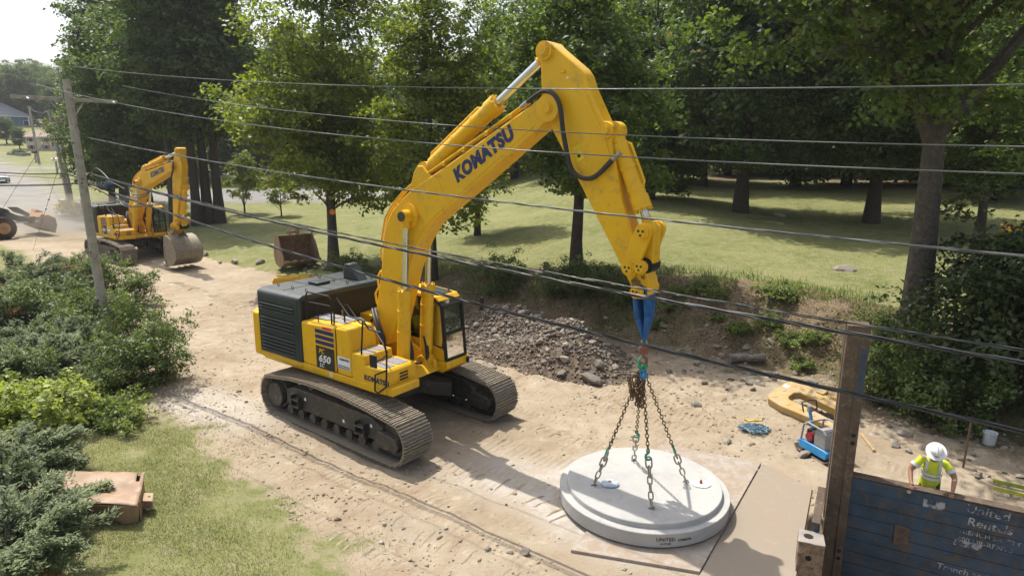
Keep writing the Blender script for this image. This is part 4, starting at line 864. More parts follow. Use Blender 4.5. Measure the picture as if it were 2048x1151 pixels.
for s, px, py, sz, sh_, bo in (('United', 1930, 1022, .235, .12, .012), ('Rentals', 1932, 1048, .23, .12, .012), ('TRENCH SAFETY', 1915, 1063, .125, 0, .006), ('800 UR-RENTS', 1913, 1079, .13, 0, .006), ('Trench and Br', 1872, 1134, .17, .1, .008)):
    s0, z0 = on_panel(px, py, .14); text('lettering', s, sz, WORN, ts, frame((s0, -.1425, z0), (1, 0, 0), (0, 0, 1)), .001, bo, sh_)
for px, py, w_, h_ in ((1935, 1088, .42, .12), (1868, 1008, .34, .16)):
    s0, z0 = on_panel(px, py, .14); MB().b2((s0-w_/2, -.1435, z0-h_/2), (s0+w_/2, -.141, z0+h_/2)).build('paint_smear', WORN, ts)
def rail_section(w=.40, d=.46):
    return [(-w/2, -d/2), (w/2, -d/2), (w/2, -d*.16), (w*.28, -d*.16), (w*.28, d*.16), (w/2, d*.16), (w/2, d/2), (-w/2, d/2), (-w/2, d*.16), (-w*.28, d*.16), (-w*.28, -d*.16), (-w/2, -d*.16)]
tall = empty('shield_post', pw(.02, -.02, 0), math.atan2(PU[1], PU[0])+R(8), 'tall brown steel slide rail post at the corner of the trench', 'steel post')
q = MB(); q.prism(rail_section(.40, .40), -2.5, 4.08, 'z'); q.build('rail', RUST, tall, .012)
q = MB(); q.b2((.04, -.205, -2.5), (.19, -.222, 3.9)); q.build('guide_strip', RUST, tall, .008); q = MB(); q.b2((.06, -.226, 2.7), (.18, -.230, 3.7)); q.build('paint_patch', BLUP, tall)
for z in (1.72, -.75):
    q = MB(); q.b2((.05, -.224, z-.02), (.18, -.24, z+.36)); pk = q.build('pin_plate', RUST, tall, .008)
    for dz_ in (.09, .25): MB().cyl((.115, -.235, z+dz_), (.115, -.245, z+dz_), .042, 12).build('pin_hole', BLK, pk)
q = MB(); q.prism([(-.2, -.2), (.18, -.21), (.2, .18), (-.05, .2), (-.21, .12)], 4.08, 4.115, 'z'); q.build('battered_top', RUST, tall, .01)
low = empty('shield_post', pw(-.30, 1.95, 0), math.atan2(PU[1], PU[0])+R(6), 'short battered steel slide rail post at the bottom edge beside the road plate', 'steel post')
q = MB(); q.prism(rail_section(.42, .40), -2.5, .62, 'z'); q.build('rail', mat('scraped pale rust', (.27, .19, .12), .65, var=.4, scale=4, dirt=(.12, .07, .05), dirt_amt=.35, bmp=.4), low, .012)
q = MB(); q.prism([(-.22, -.21), (-.02, -.2), (.05, -.22), (.22, -.2), (.2, .19), (.02, .21), (-.2, .2)], .62, .65, 'z'); q.build('battered_top', mat('scraped steel edge', (.30, .27, .24), .6, metal=.3, var=.3), low, .01); MB().cyl((-.05, 0, .645), (-.05, 0, .656), .08, 14).build('lifting_hole', BLK, low); MB().cyl((-.03, -.2, .35), (-.03, -.208, .35), .05, 14).build('pin_hole', BLK, low)
endp = MB(); endp.b2((-.06, -1.72, -2.5), (.02, -.25, .78)); e_o = endp.build('end_panel', BLUP, None, .01); e_o.location = pw(-.24, 0, 0); e_o.rotation_euler = (0, 0, math.atan2(PU[1], PU[0])); tag(e_o, 'narrow blue end panel seen edge-on between the two steel posts', 'trench shield')
MB().b2((-.09, -1.74, .78), (.05, -.3, .83)).build('top_rail', RUST, e_o, .01)

# ------------------------------------------------------------------ people
SKIN = mat('skin', (.30, .16, .10), .55, var=.08); HIVIS = None
def person(name, label, J, E_, mats, tags, root, loc, rz, fingers=(), head=None, face=None):
    "one skinned body; J joint -> (x,y,z,r), E_ bones (a,b,material index)"
    ks = list(J); me = bpy.data.meshes.new(name); me.from_pydata([J[k][:3] for k in ks], [(ks.index(a), ks.index(b)) for a, b, _ in E_], [])
    o = link(name+'_tmp', me); o.modifiers.new('s', 'SKIN'); sb = o.modifiers.new('u', 'SUBSURF'); sb.levels = 2; sb.render_levels = 2
    for k, v in zip(ks, me.skin_vertices[0].data): r_ = J[k][3]; v.radius = r_ if isinstance(r_, tuple) else (r_, r_); v.use_root = (k == root)
    bpy.context.view_layer.update(); bm_ = bmesh.new(); em = bpy.data.meshes.new_from_object(o.evaluated_get(bpy.context.evaluated_depsgraph_get())); bm_.from_mesh(em); bpy.data.objects.remove(o)
    for f in fingers:
        mb = MB(); mb.tube(f, [.0105, .010, .009, .006][:len(f)] if len(f) <= 4 else .009, 7); tm = mb.mesh('f'); n0 = len(bm_.faces); bm_.from_mesh(tm); bm_.faces.ensure_lookup_table()
    me2 = bpy.data.meshes.new(name); bm_.to_mesh(me2); bm_.free()
    for m_ in mats: me2.materials.append(m_)
    segs = [(Vector(J[a][:3]), Vector(J[b][:3]), mi) for a, b, mi in E_]
    for p_ in me2.polygons:
        c0 = p_.center; best = 1e9
        for a, b, mi in segs:
            ab = b-a; t_ = max(0, min(1, (c0-a).dot(ab)/ab.length_squared)); dd = (c0-a-ab*t_).length
            if dd < best: best = dd; p_.material_index = mi
        p_.use_smooth = True
    ob = link(name, me2); ob.location = loc; ob.rotation_euler = (0, 0, rz); tag(ob, label, 'person'); return ob
def head_part(parent, c, fwd_, up_, hat_mat, hat='brim', hair=(.02, .015, .012)):
    "face details, hair and hard hat, children of the body"
    f = Vector(fwd_).normalized(); u = Vector(up_); u = (u-f*u.dot(f)).normalized(); s = u.cross(f); c = Vector(c)
    M_ = Matrix((f, s, u)).transposed().to_4x4(); M_.translation = c
    mb = MB(); prof = [(.001, -.125), (.05, -.115), (.07, -.08), (.08, -.03), (.084, .02), (.078, .07), (.055, .11), (.001, .125)]
    hd = MB(); hd.lathe(prof, 18, M_ @ Matrix.Diagonal((1.12, .92, 1, 1)))
    hd.tube([M_ @ Vector((.092, 0, .01)), M_ @ Vector((.115, 0, -.03)), M_ @ Vector((.09, 0, -.04))], [.008, .016, .012], 8)
    for y in (-1, 1): hd.tube([M_ @ Vector((0, y*.078, -.01)), M_ @ Vector((-.005, y*.09, .005)), M_ @ Vector((0, y*.08, .025))], [.012, .018, .01], 8)
    hd.build('head', SKIN, parent)
    ft = MB()
    for y in (-.032, .032): ft.cyl(M_ @ Vector((.086, y, .012)), M_ @ Vector((.092, y, .012)), .011, 8)
    ft.box((.094, 0, -.065), (.006, .045, .008), M_); ft.build('eyes_and_mouth', mat('dark features', (.05, .02, .02), .5), parent)
    hr = MB(); hr.lathe([(.086, -.03), (.09, .02), (.085, .07), (.06, .113), (.001, .13)], 18, M_ @ Matrix.Translation((-.018, 0, .002)) @ Matrix.Diagonal((1.08, 1.0, 1, 1))); hr.build('hair', mat('dark hair', hair, .7), parent)
    br = MB(); br.lathe([(.075, -.125), (.083, -.09), (.078, -.05)], 14, M_ @ Matrix.Diagonal((1.14, .9, 1, 1))); br.build('beard', mat('dark hair', hair, .7), parent)
    ht = MB()
    if hat == 'brim': ht.lathe([(.168, .03), (.173, .036), (.14, .052), (.112, .062), (.11, .095), (.1, .135), (.068, .165), (.001, .176)], 26, M_ @ Matrix.Diagonal((1.1, .98, 1, 1)))
    else:
        ht.lathe([(.118, .045), (.12, .06), (.115, .1), (.1, .14), (.065, .168), (.001, .178)], 24, M_ @ Matrix.Diagonal((1.14, .98, 1, 1))); ht.box((.15, 0, .052), (.1, .16, .01), M_)
    hh = ht.build('hard_hat', hat_mat, parent)
    rd = MB(); rd.tube([M_ @ Vector((.12*math.cos(a)*1.1, 0, .06+.125*math.sin(a))) for a in [k*math.pi/12 for k in range(13)]], .012, 6); rd.build('ridge', hat_mat, hh)
    if hat == 'brim': MB().box((.142, 0, .095), (.006, .06, .022), M_).build('sticker', mat('dark sticker', (.05, .045, .03), .5), hh)
HATW = mat('white hard hat', (.72, .73, .74), .3, var=.05)
m, t, N, L, B = nodes('hi-vis shirt'); co = N.new('ShaderNodeTexCoord').outputs['Object']
L.new(ramp(t, noise(t, 9, 4, .6, co), .3, .7, (.50, .58, .025), (.62, .70, .05)), B.inputs['Base Color']); B.inputs['Roughness'].default_value = .85; L.new(bump(t, noise(t, 12, 4, .6, co), .5, .03), B.inputs['Normal']); HIVIS = m
REFL = mat('silver reflective tape', (.52, .56, .60), .35, var=.1); PANTS = mat('dark work trousers', (.03, .033, .04), .85, var=.2)
# the worker leaning on the trench shield; local +x looks into the pit
s0, _ = on_panel(1862, 978); wz = 0.17
J = dict(hip=(-.08, 0, .95, (.145, .12)), waist=(-.05, 0, 1.08, (.15, .115)), chest=(.03, 0, 1.30, (.175, .125)), neckb=(.06, 0, 1.46, (.10, .085)), neck=(.11, 0, 1.55, .055), hd=(.15, 0, 1.62, .06),
         shl=(.05, .19, 1.42, .075), ell=(.10, .36, 1.20, .052), wrl=(.30, .33, 1.03, .036), pal=(.37, .31, .985, (.042, .024)),
         shr=(.05, -.19, 1.42, .075), elr=(.10, -.36, 1.20, .052), wrr=(.30, -.33, 1.03, .036), par=(.37, -.31, .985, (.042, .024)),
         hl=(-.08, .10, .78, .10), kl=(-.05, .11, .48, .075), al=(-.09, .11, .10, .05), tl=(.08, .12, .04, .045), hr=(-.08, -.10, .78, .10), kr=(-.05, -.11, .48, .075), ar=(-.09, -.11, .10, .05), tr=(.08, -.12, .04, .045),
         sll=(.08, .285, 1.30, .075), slr=(.08, -.285, 1.30, .075))
E_ = [('hip', 'waist', 1), ('waist', 'chest', 1), ('chest', 'neckb', 1), ('neckb', 'neck', 0), ('neck', 'hd', 0), ('neckb', 'shl', 1), ('shl', 'sll', 1), ('sll', 'ell', 0), ('ell', 'wrl', 0), ('wrl', 'pal', 0), ('neckb', 'shr', 1), ('shr', 'slr', 1), ('slr', 'elr', 0), ('elr', 'wrr', 0), ('wrr', 'par', 0), ('hip', 'hl', 2), ('hl', 'kl', 2), ('kl', 'al', 2), ('al', 'tl', 2), ('hip', 'hr', 2), ('hr', 'kr', 2), ('kr', 'ar', 2), ('ar', 'tr', 2)]
fg = []
for sy in (-1, 1):
    for k in range(4):
        y = sy*.31+(-.03+.02*k); l = (.9, 1.05, 1, .8)[k]; fg.append([Vector((.37, y, .985)), Vector((.37+.045*l, y, .985)), Vector((.37+.065*l, y, .955)), Vector((.37+.06*l, y, .93))])
    fg.append([Vector((.33, sy*.31-sy*.035, .99)), Vector((.36, sy*.31-sy*.062, .99)), Vector((.39, sy*.31-sy*.07, .985))])
wl_ = pw(s0, -.27, wz); wrz = math.atan2(PN[1], PN[0])
wk = person('person', 'worker in a white full-brim hard hat and yellow hi-vis shirt leaning on the trench shield', J, E_, [SKIN, HIVIS, PANTS], None, 'hip', wl_, wrz, fg)
head_part(wk, (.18, 0, 1.66), (.75, 0, -.62), (.55, 0, .8), HATW)
def band(pts, w, nm='reflective_band', par=wk): MB().tube(pts, w, 4, False).build(nm, REFL, par)
def ring_band(cx, cz, rx, ry, h, tilt=.25):
    mb = MB(); n = 28; vs = []
    for k in range(n):
        a = 2*math.pi*k/n; x, y = rx*math.cos(a), ry*math.sin(a); vs += [(cx+x, y, cz-x*tilt), (cx+x+.0*h, y, cz+h-x*tilt)]
    mb.add(vs, [(2*k, 2*((k+1) % n), 2*((k+1) % n)+1, 2*k+1) for k in range(n)]); mb.build('reflective_band', REFL, wk)
hem = MB(); vs = []
for z_, rx_, ry_, cx_ in ((.84, .135, .185, -.085), (.95, .135, .178, -.075), (1.06, .128, .168, -.045)):
    for k in range(28): a = 2*math.pi*k/28; w_ = 1+.05*math.sin(a*5+z_*20)*(1.1-z_)*3; vs.append((cx_+rx_*w_*math.cos(a), ry_*w_*math.sin(a), z_))
hem.add(vs, [(28*i+k, 28*i+(k+1) % 28, 28*(i+1)+(k+1) % 28, 28*(i+1)+k) for i in range(2) for k in range(28)]); hem.build('shirt_hem', HIVIS, wk)
ring_band(-.03, 1.08, .135, .172, .05); ring_band(-.015, 1.17, .142, .182, .05)
for sy in (-1, 1):
    mb = MB(); pts = [(.105, 1.22), (.145, 1.30), (.15, 1.38), (.12, 1.46), (.06, 1.505), (-.02, 1.48)]; vs = []
    for x, z in pts: vs += [(x+.014, sy*.105-.022, z+.006), (x+.014, sy*.105+.022, z+.006)]
    mb.add(vs, [(2*k, 2*k+1, 2*k+3, 2*k+2) for k in range(len(pts)-1)]); mb.build('reflective_brace', REFL, wk)
    a, b = Vector((.075, sy*.262, 1.335)), Vector((.083, sy*.295, 1.285)); MB().tube([a, b], .083, 16, False).build('sleeve_band', REFL, wk)
def seated(name, label, loc, rz, vest, hat, stripes=None, sc=1.0):
    J = dict(hip=(0, 0, .1, (.15, .12)), chest=(-.04, 0, .42, (.17, .12)), neckb=(-.03, 0, .58, (.09, .08)), neck=(0, 0, .66, .055), hd=(.02, 0, .72, .06), shl=(-.03, .19, .54, .07), ell=(.10, .25, .30, .05), wrl=(.34, .2, .28, .035), pal=(.41, .19, .29, .03), shr=(-.03, -.19, .54, .07), elr=(.10, -.25, .30, .05), wrr=(.34, -.2, .28, .035), par=(.41, -.19, .29, .03),
             hl=(.05, .1, .1, .1), kl=(.46, .13, .12, .075), al=(.52, .13, -.28, .05), tl=(.66, .13, -.31, .04), hr=(.05, -.1, .1, .1), kr=(.46, -.13, .12, .075), ar=(.52, -.13, -.28, .05), tr=(.66, -.13, -.31, .04))
    E2 = [('hip', 'chest', 1), ('chest', 'neckb', 1), ('neckb', 'neck', 0), ('neck', 'hd', 0)]+[(a+s, b+s, mi) for s in 'lr' for a, b, mi in (('sh', 'el', 1), ('el', 'wr', 0), ('wr', 'pa', 0), ('h', 'k', 2), ('k', 'a', 2), ('a', 't', 2))]+[('neckb', 'shl', 1), ('neckb', 'shr', 1), ('hip', 'hl', 2), ('hip', 'hr', 2)]
    fg = [[Vector((.41, sy*.19+.017*k-.026, .29)), Vector((.45, sy*.19+.017*k-.026, .30)), Vector((.46, sy*.19+.017*k-.026, .26))] for sy in (-1, 1) for k in range(4)]+[[Vector((.38, sy*.15, .29)), Vector((.42, sy*.145, .30)), Vector((.45, sy*.15, .29))] for sy in (-1, 1)]
    o = person(name, label, J, E2, [SKIN, vest, PANTS], None, 'hip', loc, rz, fg); o.scale = (sc,)*3; head_part(o, (.03, 0, .78), (1, 0, -.05), (0, 0, 1), hat, 'cap')
    if stripes:
        for z in (.28, .33):
            mb = MB(); n = 20; vs = []
            for k in range(n): a = 2*math.pi*k/n; vs += [(-.02+.135*math.cos(a), .178*math.sin(a), z), (-.02+.135*math.cos(a), .178*math.sin(a), z+.03)]
            mb.add(vs, [(2*k, 2*((k+1) % n), 2*((k+1) % n)+1, 2*k+1) for k in range(n)]); mb.build('reflective_band', stripes, o)
    return o
seated('person', 'operator in a hi-vis vest with orange bands sitting in the big excavator cab', exw(.28, 1.02, 2.08), EXY, HIVIS, mat('yellow hard hat', (.6, .42, .05), .35), mat('orange tape', (.75, .14, .03), .5), .95)
c2, s2 = math.cos(-.655), math.sin(-.655); q = Vector((.28, 1.02))*.96
seated('person', 'operator in a bright blue shirt sitting in the smaller excavator cab', (-24.6+c2*q.x-s2*q.y, 42.6+s2*q.x+c2*q.y, 1.9), -.655, mat('blue shirt', (.03, .32, .5), .8), HATW)
# ------------------------------------------------------------------ rubble, stones and loose things
m, t, N, L, B = nodes('broken stone'); co = N.new('ShaderNodeTexCoord').outputs['Object']; oi = N.new('ShaderNodeObjectInfo')
c = ramp(t, oi.outputs['Random'], 0, 1, (.12, .11, .10), (.35, .31, .26))
c = mixc(t, ramp(t, noise(t, 5, 7, .7, co), .45, .7), c, (.27, .215, .15)); c = mixc(t, math_(t, 'MULTIPLY', ramp(t, noise(t, 30, 4, .7, co), .55, .75), .5), c, (.10, .09, .08))
L.new(c, B.inputs['Base Color']); B.inputs['Roughness'].default_value = .9; L.new(bump(t, noise(t, 12, 6, .7, co), .5, .05), B.inputs['Normal']); STONE = m
def rock_mesh(seed, flat=.75):
    bm = bmesh.new(); bmesh.ops.create_icosphere(bm, subdivisions=2, radius=.5); rg = random.Random(seed)
    pl = [(Vector((rg.gauss(0, 1), rg.gauss(0, 1), rg.gauss(0, 1))).normalized(), rg.uniform(.22, .42)) for _ in range(9)]
    for v in bm.verts:
        for n_, d_ in pl:
            k = v.co.dot(n_)
            if k > d_: v.co -= n_*(k-d_)*.92
        v.co.z *= flat; v.co += Vector((rg.uniform(-.012, .012),)*3)
    bmesh.ops.remove_doubles(bm, verts=bm.verts, dist=.05)
    me = bpy.data.meshes.new('rock'); bm.to_mesh(me); bm.free(); me.materials.append(STONE); return me
ROCKS = [rock_mesh(i, random.Random(i).uniform(.45, .9)) for i in range(9)]
rg = random.Random(3)
def rock(name, p, s, parent=None, sink=.25):
    o = link(name, rg.choice(ROCKS), parent); o.location = (p[0], p[1], p[2]+s*(.28-sink*.5)); o.scale = (s*rg.uniform(.8, 1.3), s*rg.uniform(.7, 1.1), s*rg.uniform(.7, 1.1)); o.rotation_euler = (rg.uniform(-.5, .5), rg.uniform(-.5, .5), rg.uniform(0, 6.3)); return o
RB = Vector((.9, 22.6, 0))
def rub_h(x, y):
    u = (x-RB.x)*.8-(y-RB.y)*.6; v = (x-RB.x)*.6+(y-RB.y)*.8
    b = 1.15*np.exp(-((u-.9)/1.5)**2-((v-.9)/1.2)**2)+1.2*np.exp(-((u+1.9)/1.7)**2-((v-1.3)/1.1)**2)+.55*np.exp(-((u-1.8)/1.6)**2-((v+.5)/.9)**2)+.35*np.exp(-((u+.3)/2.6)**2-((v+.9)/.8)**2)+.6*np.exp(-((u+4)/1.6)**2-((v-1.3)/1.2)**2)
    return b*(.75+.5*fbm(x*1.5, y*1.5, 71))+(fbm(x*4, y*4, 72)-.5)*.15
xs = np.linspace(-5.5, 5.2, 130); ys = np.linspace(18.5, 28.5, 110); X, Y = np.meshgrid(xs, ys); Zr = height(X, Y)+rub_h(X, Y)-.12
pile = empty('rubble_pile', RB, 0, 'heap of dark earth and broken grey rock behind the big excavator cab', 'rubble pile')
ii = np.arange(X.size).reshape(X.shape); ff = np.stack([ii[:-1, :-1], ii[:-1, 1:], ii[1:, 1:], ii[1:, :-1]], -1).reshape(-1, 4)
EARTH = mat('dark brown earth', (.085, .06, .04), .95, var=.4, scale=2.5, dirt=(.2, .17, .14), dirt_amt=.3, bmp=.9, bscale=9, spec=.15)  # dark brown earth mottled with paler patches
o = link('earth_mound', mesh_np('earth_mound', np.stack([X-RB.x, Y-RB.y, Zr], -1).reshape(-1, 3), ff, EARTH, None, True), pile)
cnt = 0
while cnt < 290:
    u_ = rg.gauss(.2, 2.1); v_ = rg.gauss(.1, 1.1); x = RB.x+.8*u_+.6*v_; y = RB.y-.6*u_+.8*v_; k = float(rub_h(np.array(x), np.array(y)))
    u = (x-RB.x)*.8-(y-RB.y)*.6
    if k < .12 and rg.random() < .75 or y < 19.2: continue
    s = min(.55, rg.lognormvariate(-1.95, .5)); o = rock('rock', (x-RB.x, y-RB.y, hz(x, y)+k-.12), s, pile); cnt += 1
n = 7000; u_ = RNG.normal(-.4, 2.3, n); v_ = RNG.normal(.3, 1.1, n); px_ = RB.x+.8*u_+.6*v_; py_ = RB.y-.6*u_+.8*v_; kk = rub_h(px_, py_); kz = height(px_, py_)+kk-.1; ok = (kk > .08) & (py_ > 19)
def pebbles(P, S, rng):
    b = np.array([(1, 0, 0), (-1, 0, 0), (0, 1, 0), (0, -1, 0), (0, 0, 1), (0, 0, -1)], float); f = np.array([(0, 2, 4), (2, 1, 4), (1, 3, 4), (3, 0, 4), (2, 0, 5), (1, 2, 5), (3, 1, 5), (0, 3, 5)])
    n = len(P); V = b[None]*S[:, None, None]*rng.uniform(.5, 1.2, (n, 6, 1)); a = rng.uniform(0, 6.3, n); ca, sa = np.cos(a), np.sin(a)
    V = np.stack([V[..., 0]*ca[:, None]-V[..., 1]*sa[:, None], V[..., 0]*sa[:, None]+V[..., 1]*ca[:, None], V[..., 2]*.75+V[..., 0]*.2], -1)+P[:, None]
    c_ = np.repeat(np.clip(rng.normal(.5, .25, n), 0, 1)[:, None], 6, 0).reshape(n*6, 1)
    return V.reshape(-1, 3), (f[None]+6*np.arange(n)[:, None, None]).reshape(-1, 3), np.repeat(np.clip(rng.normal(.5, .25, n), 0, 1), 6)[:, None].repeat(3, 1)
m, t, N, L, B = nodes('gravel'); at = N.new('ShaderNodeAttribute'); at.attribute_name = 'col'; L.new(ramp(t, at.outputs['Fac'], 0, 1, (.16, .13, .1), (.46, .41, .34)), B.inputs['Base Color']); B.inputs['Roughness'].default_value = .95; GRAV = m
m, t, N, L, B = nodes('dark spoil'); at = N.new('ShaderNodeAttribute'); at.attribute_name = 'col'; L.new(ramp(t, at.outputs['Fac'], .1, .95, (.075, .06, .046), (.28, .24, .195)), B.inputs['Base Color']); B.inputs['Roughness'].default_value = .95; GRAV2 = m
V, F, cc = pebbles(np.stack([px_-RB.x, py_-RB.y, kz], -1)[ok], RNG.lognormal(-3.3, .5, n)[ok], RNG); o = link('small_rubble', mesh_np('small_rubble', V, F, GRAV2, cc), pile); tag(o, kind='stuff')
# gravel on the dirt
n = 26000; gx_ = RNG.uniform(-12, 13, n); gy_ = RNG.uniform(8.5, 27, n); dd = pdist(gx_, gy_, FOOT); ee = -pdist(gx_, gy_, YARD); s_, w_ = pit_sw(gx_, gy_)
dens = .10+.9*smooth(-3.0, -.3, dd)+.9*smooth(-1.6, -.2, ee); dens = np.clip(dens*(fbm(gx_*.7, gy_*.7, 81)*2.2-.5), 0, 1)
ok = (dd < .6) & (ee < .3) & (RNG.uniform(0, 1, n) < dens) & ~((s_ > -1.2) & (w_ > -.1)) & (np.hypot(gx_-2.78, gy_-12.6) > 2.1)
P = np.stack([gx_, gy_, height(gx_, gy_)+.004], -1)[ok]; V, F, cc = pebbles(P, np.minimum(RNG.lognormal(-3.75, .5, n)[ok], .09), RNG)
tag(link('gravel', mesh_np('gravel', V, F, GRAV, cc)), 'loose gravel scattered over the dirt', 'gravel', kind='stuff')
def stone(px, py, s, label, group=None, sink=.25):
    p = hit(px, py); o = rock('stone', p, s, None, sink); return tag(o, label, 'stone', group)
stone(1183, 766, .62, 'big tan boulder at the front foot of the rubble heap', sink=.1)
stone(1051, 1106, .26, 'pale fist-shaped stone alone on the dirt left of the slab'); stone(1454, 882, .28, 'pale flat stone on the dirt behind the road plate'); stone(1392, 812, .34, 'grey stone on the dirt right of the hanging chains')
stone(1608, 908, .42, 'squared pale block of stone left of the blue compactor'); stone(820, 1116, .12, 'smooth whitish stone near the bottom edge'); stone(492, 803, .14, 'small pale square stone near the rear of the track')
stone(1495, 742, .5, 'flat stone under the fallen log'); stone(1690, 540, 1.3, 'flat grey rock outcrop in the sunny lawn', sink=.9); stone(1562, 432, 1.3, 'low dark rock in the shaded lawn', sink=.7); stone(1755, 436, 1.0, 'pale flat rock beside a shade tree trunk', sink=.7); stone(2040, 548, .8, 'pale rock at the right edge of the lawn', sink=.7)
for i in range(170):
    for _ in range(40):
        x = rg.uniform(-3, 13) if i % 3 == 0 else rg.uniform(5, 13); y = rg.uniform(13.0, 28); d_ = float(pdist(np.array(x), np.array(y), FOOT)); s_, w_ = pit_sw(x, y)
        if -3.2 < d_ < 1.6 and w_ < -.7 and not (6.5 < x < 8.6 and 14 < y < 18.3): break
    tag(rock('stone', (x, y, hz(x, y)), min(.45, rg.lognormvariate(-1.75, .4))), 'broken stone strewn along the foot of the bank', 'stone', 'stones along the foot of the bank')
for i in range(22):
    x = rg.uniform(-6, 1.5); y = rg.uniform(8.6, 12.6) if rg.random() < .7 else rg.uniform(20, 27)
    if float(-pdist(np.array(x), np.array(y), YARD)) > .2 or float(pdist(np.array(x), np.array(y), FOOT)) > 0: continue
    tag(rock('stone', (x, y, hz(x, y)), rg.uniform(.06, .14)), 'small stone lying loose on the open dirt', 'stone', 'small stones on the open dirt')
for px, py, s in ((411, 512, .5), (440, 525, .4), (520, 528, .7), (470, 527, .5), (620, 530, .6), (632, 534, .5), (648, 536, .45), (610, 538, .4)):
    tag(rock('stone', hit(px, py), s), 'broken slab of stone at the lawn edge by the spare bucket', 'stone', 'stones at the lawn edge by the spare bucket')
# fallen log, stakes, plank
LOGM = mat('weathered log', (.22, .195, .165), .9, var=.35, scale=5, dirt=(.08, .065, .05), dirt_amt=.3, bmp=.7, bscale=10)
a, b = hit(1458, 722), hit(1528, 722); MBl = MB(); MBl.tube([a+Vector((0, 0, .18)), a.lerp(b, .3)+Vector((0, .05, .2)), a.lerp(b, .65)+Vector((0, -.03, .17)), b+Vector((0, 0, .2))], [.16, .15, .14, .15], 14); tag(MBl.build('log', LOGM), 'grey fallen log at the foot of the bank', 'log')
WOOD = mat('raw lumber', (.36, .25, .14), .8, var=.25, scale=4)
def stick(name, label, cat, a, b, r, mt=WOOD):
    d_ = (b-a); x, y, dd = basis(d_); mb = MB(); vs = [a+x*i*r+y*j*r for i in (-1, 1) for j in (-1, 1)]+[b+x*i*r+y*j*r for i in (-1, 1) for j in (-1, 1)]
    mb.add(vs, [(0, 1, 3, 2), (4, 6, 7, 5), (0, 4, 5, 1), (2, 3, 7, 6), (0, 2, 6, 4), (1, 5, 7, 3)]); return tag(mb.build(name, mt, None, .004), label, cat)
p = hit(1926, 935); stick('wooden_stake', 'brown wooden stake standing behind the worker', 'stake', p-Vector((0, 0, .2)), p+Vector((.05, .05, 1.15)), .02, mat('brown stake', (.12, .075, .045), .9))
stick('plank', 'thin wooden plank lying on the dirt right of the tall post', 'plank', hit(1722, 868)+Vector((0, 0, .03)), hit(1748, 905)+Vector((0, 0, .03)), .035)
# pail and ladder
p = hit(1977, 888); pail = empty('pail', p, 0, 'white plastic pail under the bushes behind the worker', 'pail'); PW = mat('white plastic', (.55, .58, .60), .45, var=.12)
MB().lathe([(.13, 0), (.155, .3), (.165, .31), (.165, .33), (.15, .33), (.12, .02)], 24).build('body', PW, pail); MB().lathe([(.15, .27), (.15, .285)], 24).build('contents', mat('speckled grit', (.6, .6, .6), .9, var=.6, scale=40), pail)
MB().tube([(.165*math.cos(a), .165*math.sin(a), .28-.12*math.sin(a)) for a in [k*math.pi/8 for k in range(9)]], .005, 5).build('handle', STEEL, pail)
LAD = mat('green fibreglass ladder', (.16, .30, .06), .5, var=.2, c2=(.35, .36, .05)); a, b = hit(1985, 975), hit(2090, 1000); ld = empty('ladder', a, math.atan2(b.y-a.y, b.x-a.x), 'green fibreglass ladder lying on the dirt at the right edge', 'ladder')
for y in (-.2, .2): MB().b2((0, y-.015, .05), (3.0, y+.015, .14)).build('side_rail', LAD, ld, .006)
for k in range(9): MB().b2((.25+.3*k, -.2, .08), (.29+.3*k, .2, .11)).build('rung', STEEL, ld, .006)
# plate compactor
p = hit(1643, 906); cp = empty('plate_compactor', p, R(-70), 'blue and grey plate compactor beside the tall post', 'compactor'); cp.scale = (1.0, 1.0, .98)
CBL = mat('blue machine paint', (.02, .25, .55), .45, var=.15, dirt=(.2, .17, .13), dirt_amt=.15, dust=.4); CGR = mat('grey plastic cage', (.24, .25, .26), .6, var=.2, dirt=(.3, .25, .2), dirt_amt=.2, dust=.4)
MB().prism([(-.55, .12), (-.42, 0), (.42, 0), (.55, .12), (.55, .15), (.4, .05), (-.4, .05), (-.55, .15)], -.36, .36).build('base_plate', RUST, cp, .01)
MB().prism([(-.42, .12), (.42, .12), (.46, .3), (.36, .34), (-.36, .34), (-.46, .3)], -.33, .33).build('base_frame', CBL, cp, .02)
MB().prism([(.0, .34), (.38, .34), (.36, .72), (.3, .78), (.05, .78), (.0, .7)], -.3, .3).build('engine_cover', CGR, cp, .03)
MB().cyl((-.15, -.31, .48), (-.15, .31, .48), .11, 18).build('engine', mat('dark red engine', (.25, .02, .03), .5), cp); MB().b2((-.34, -.2, .34), (-.02, .2, .62)).build('engine_block', BLK, cp, .02)
cg = MB()
for y in (-.31, .31): cg.tube([(-.38, y, .34), (-.34, y, .74), (-.2, y, .84), (.28, y, .82), (.36, y, .74)], .025, 8)
for x, z in ((-.3, .8), (.28, .82)): cg.tube([(x, -.31, z), (x, .31, z)], .025, 8)
cg.build('cage', CGR, cp)
text('marking', 'B', .26, INK, cp, frame((.385, -.08, .46), (0, 1, 0), (0, 0, 1)), .002, .01, .15)
hn = MB(); hn.tube([(-.3, 0, .5), (-.42, 0, .75), (-.5, 0, .98)], .04, 10); hn.build('handle_post', CBL, cp); hb = MB(); hb.tube([(-.52, -.18, .98), (-.5, -.22, 1.04), (-.56, -.22, 1.22), (-.57, 0, 1.25), (-.56, .22, 1.22), (-.5, .22, 1.04), (-.52, .18, .98), (-.5, 0, .96)], .02, 8); hb.build('handle_bar', RUB, cp)
MB().b2((-.56, -.05, .96), (-.48, .05, 1.1)).build('control_box', CGR, cp, .01)
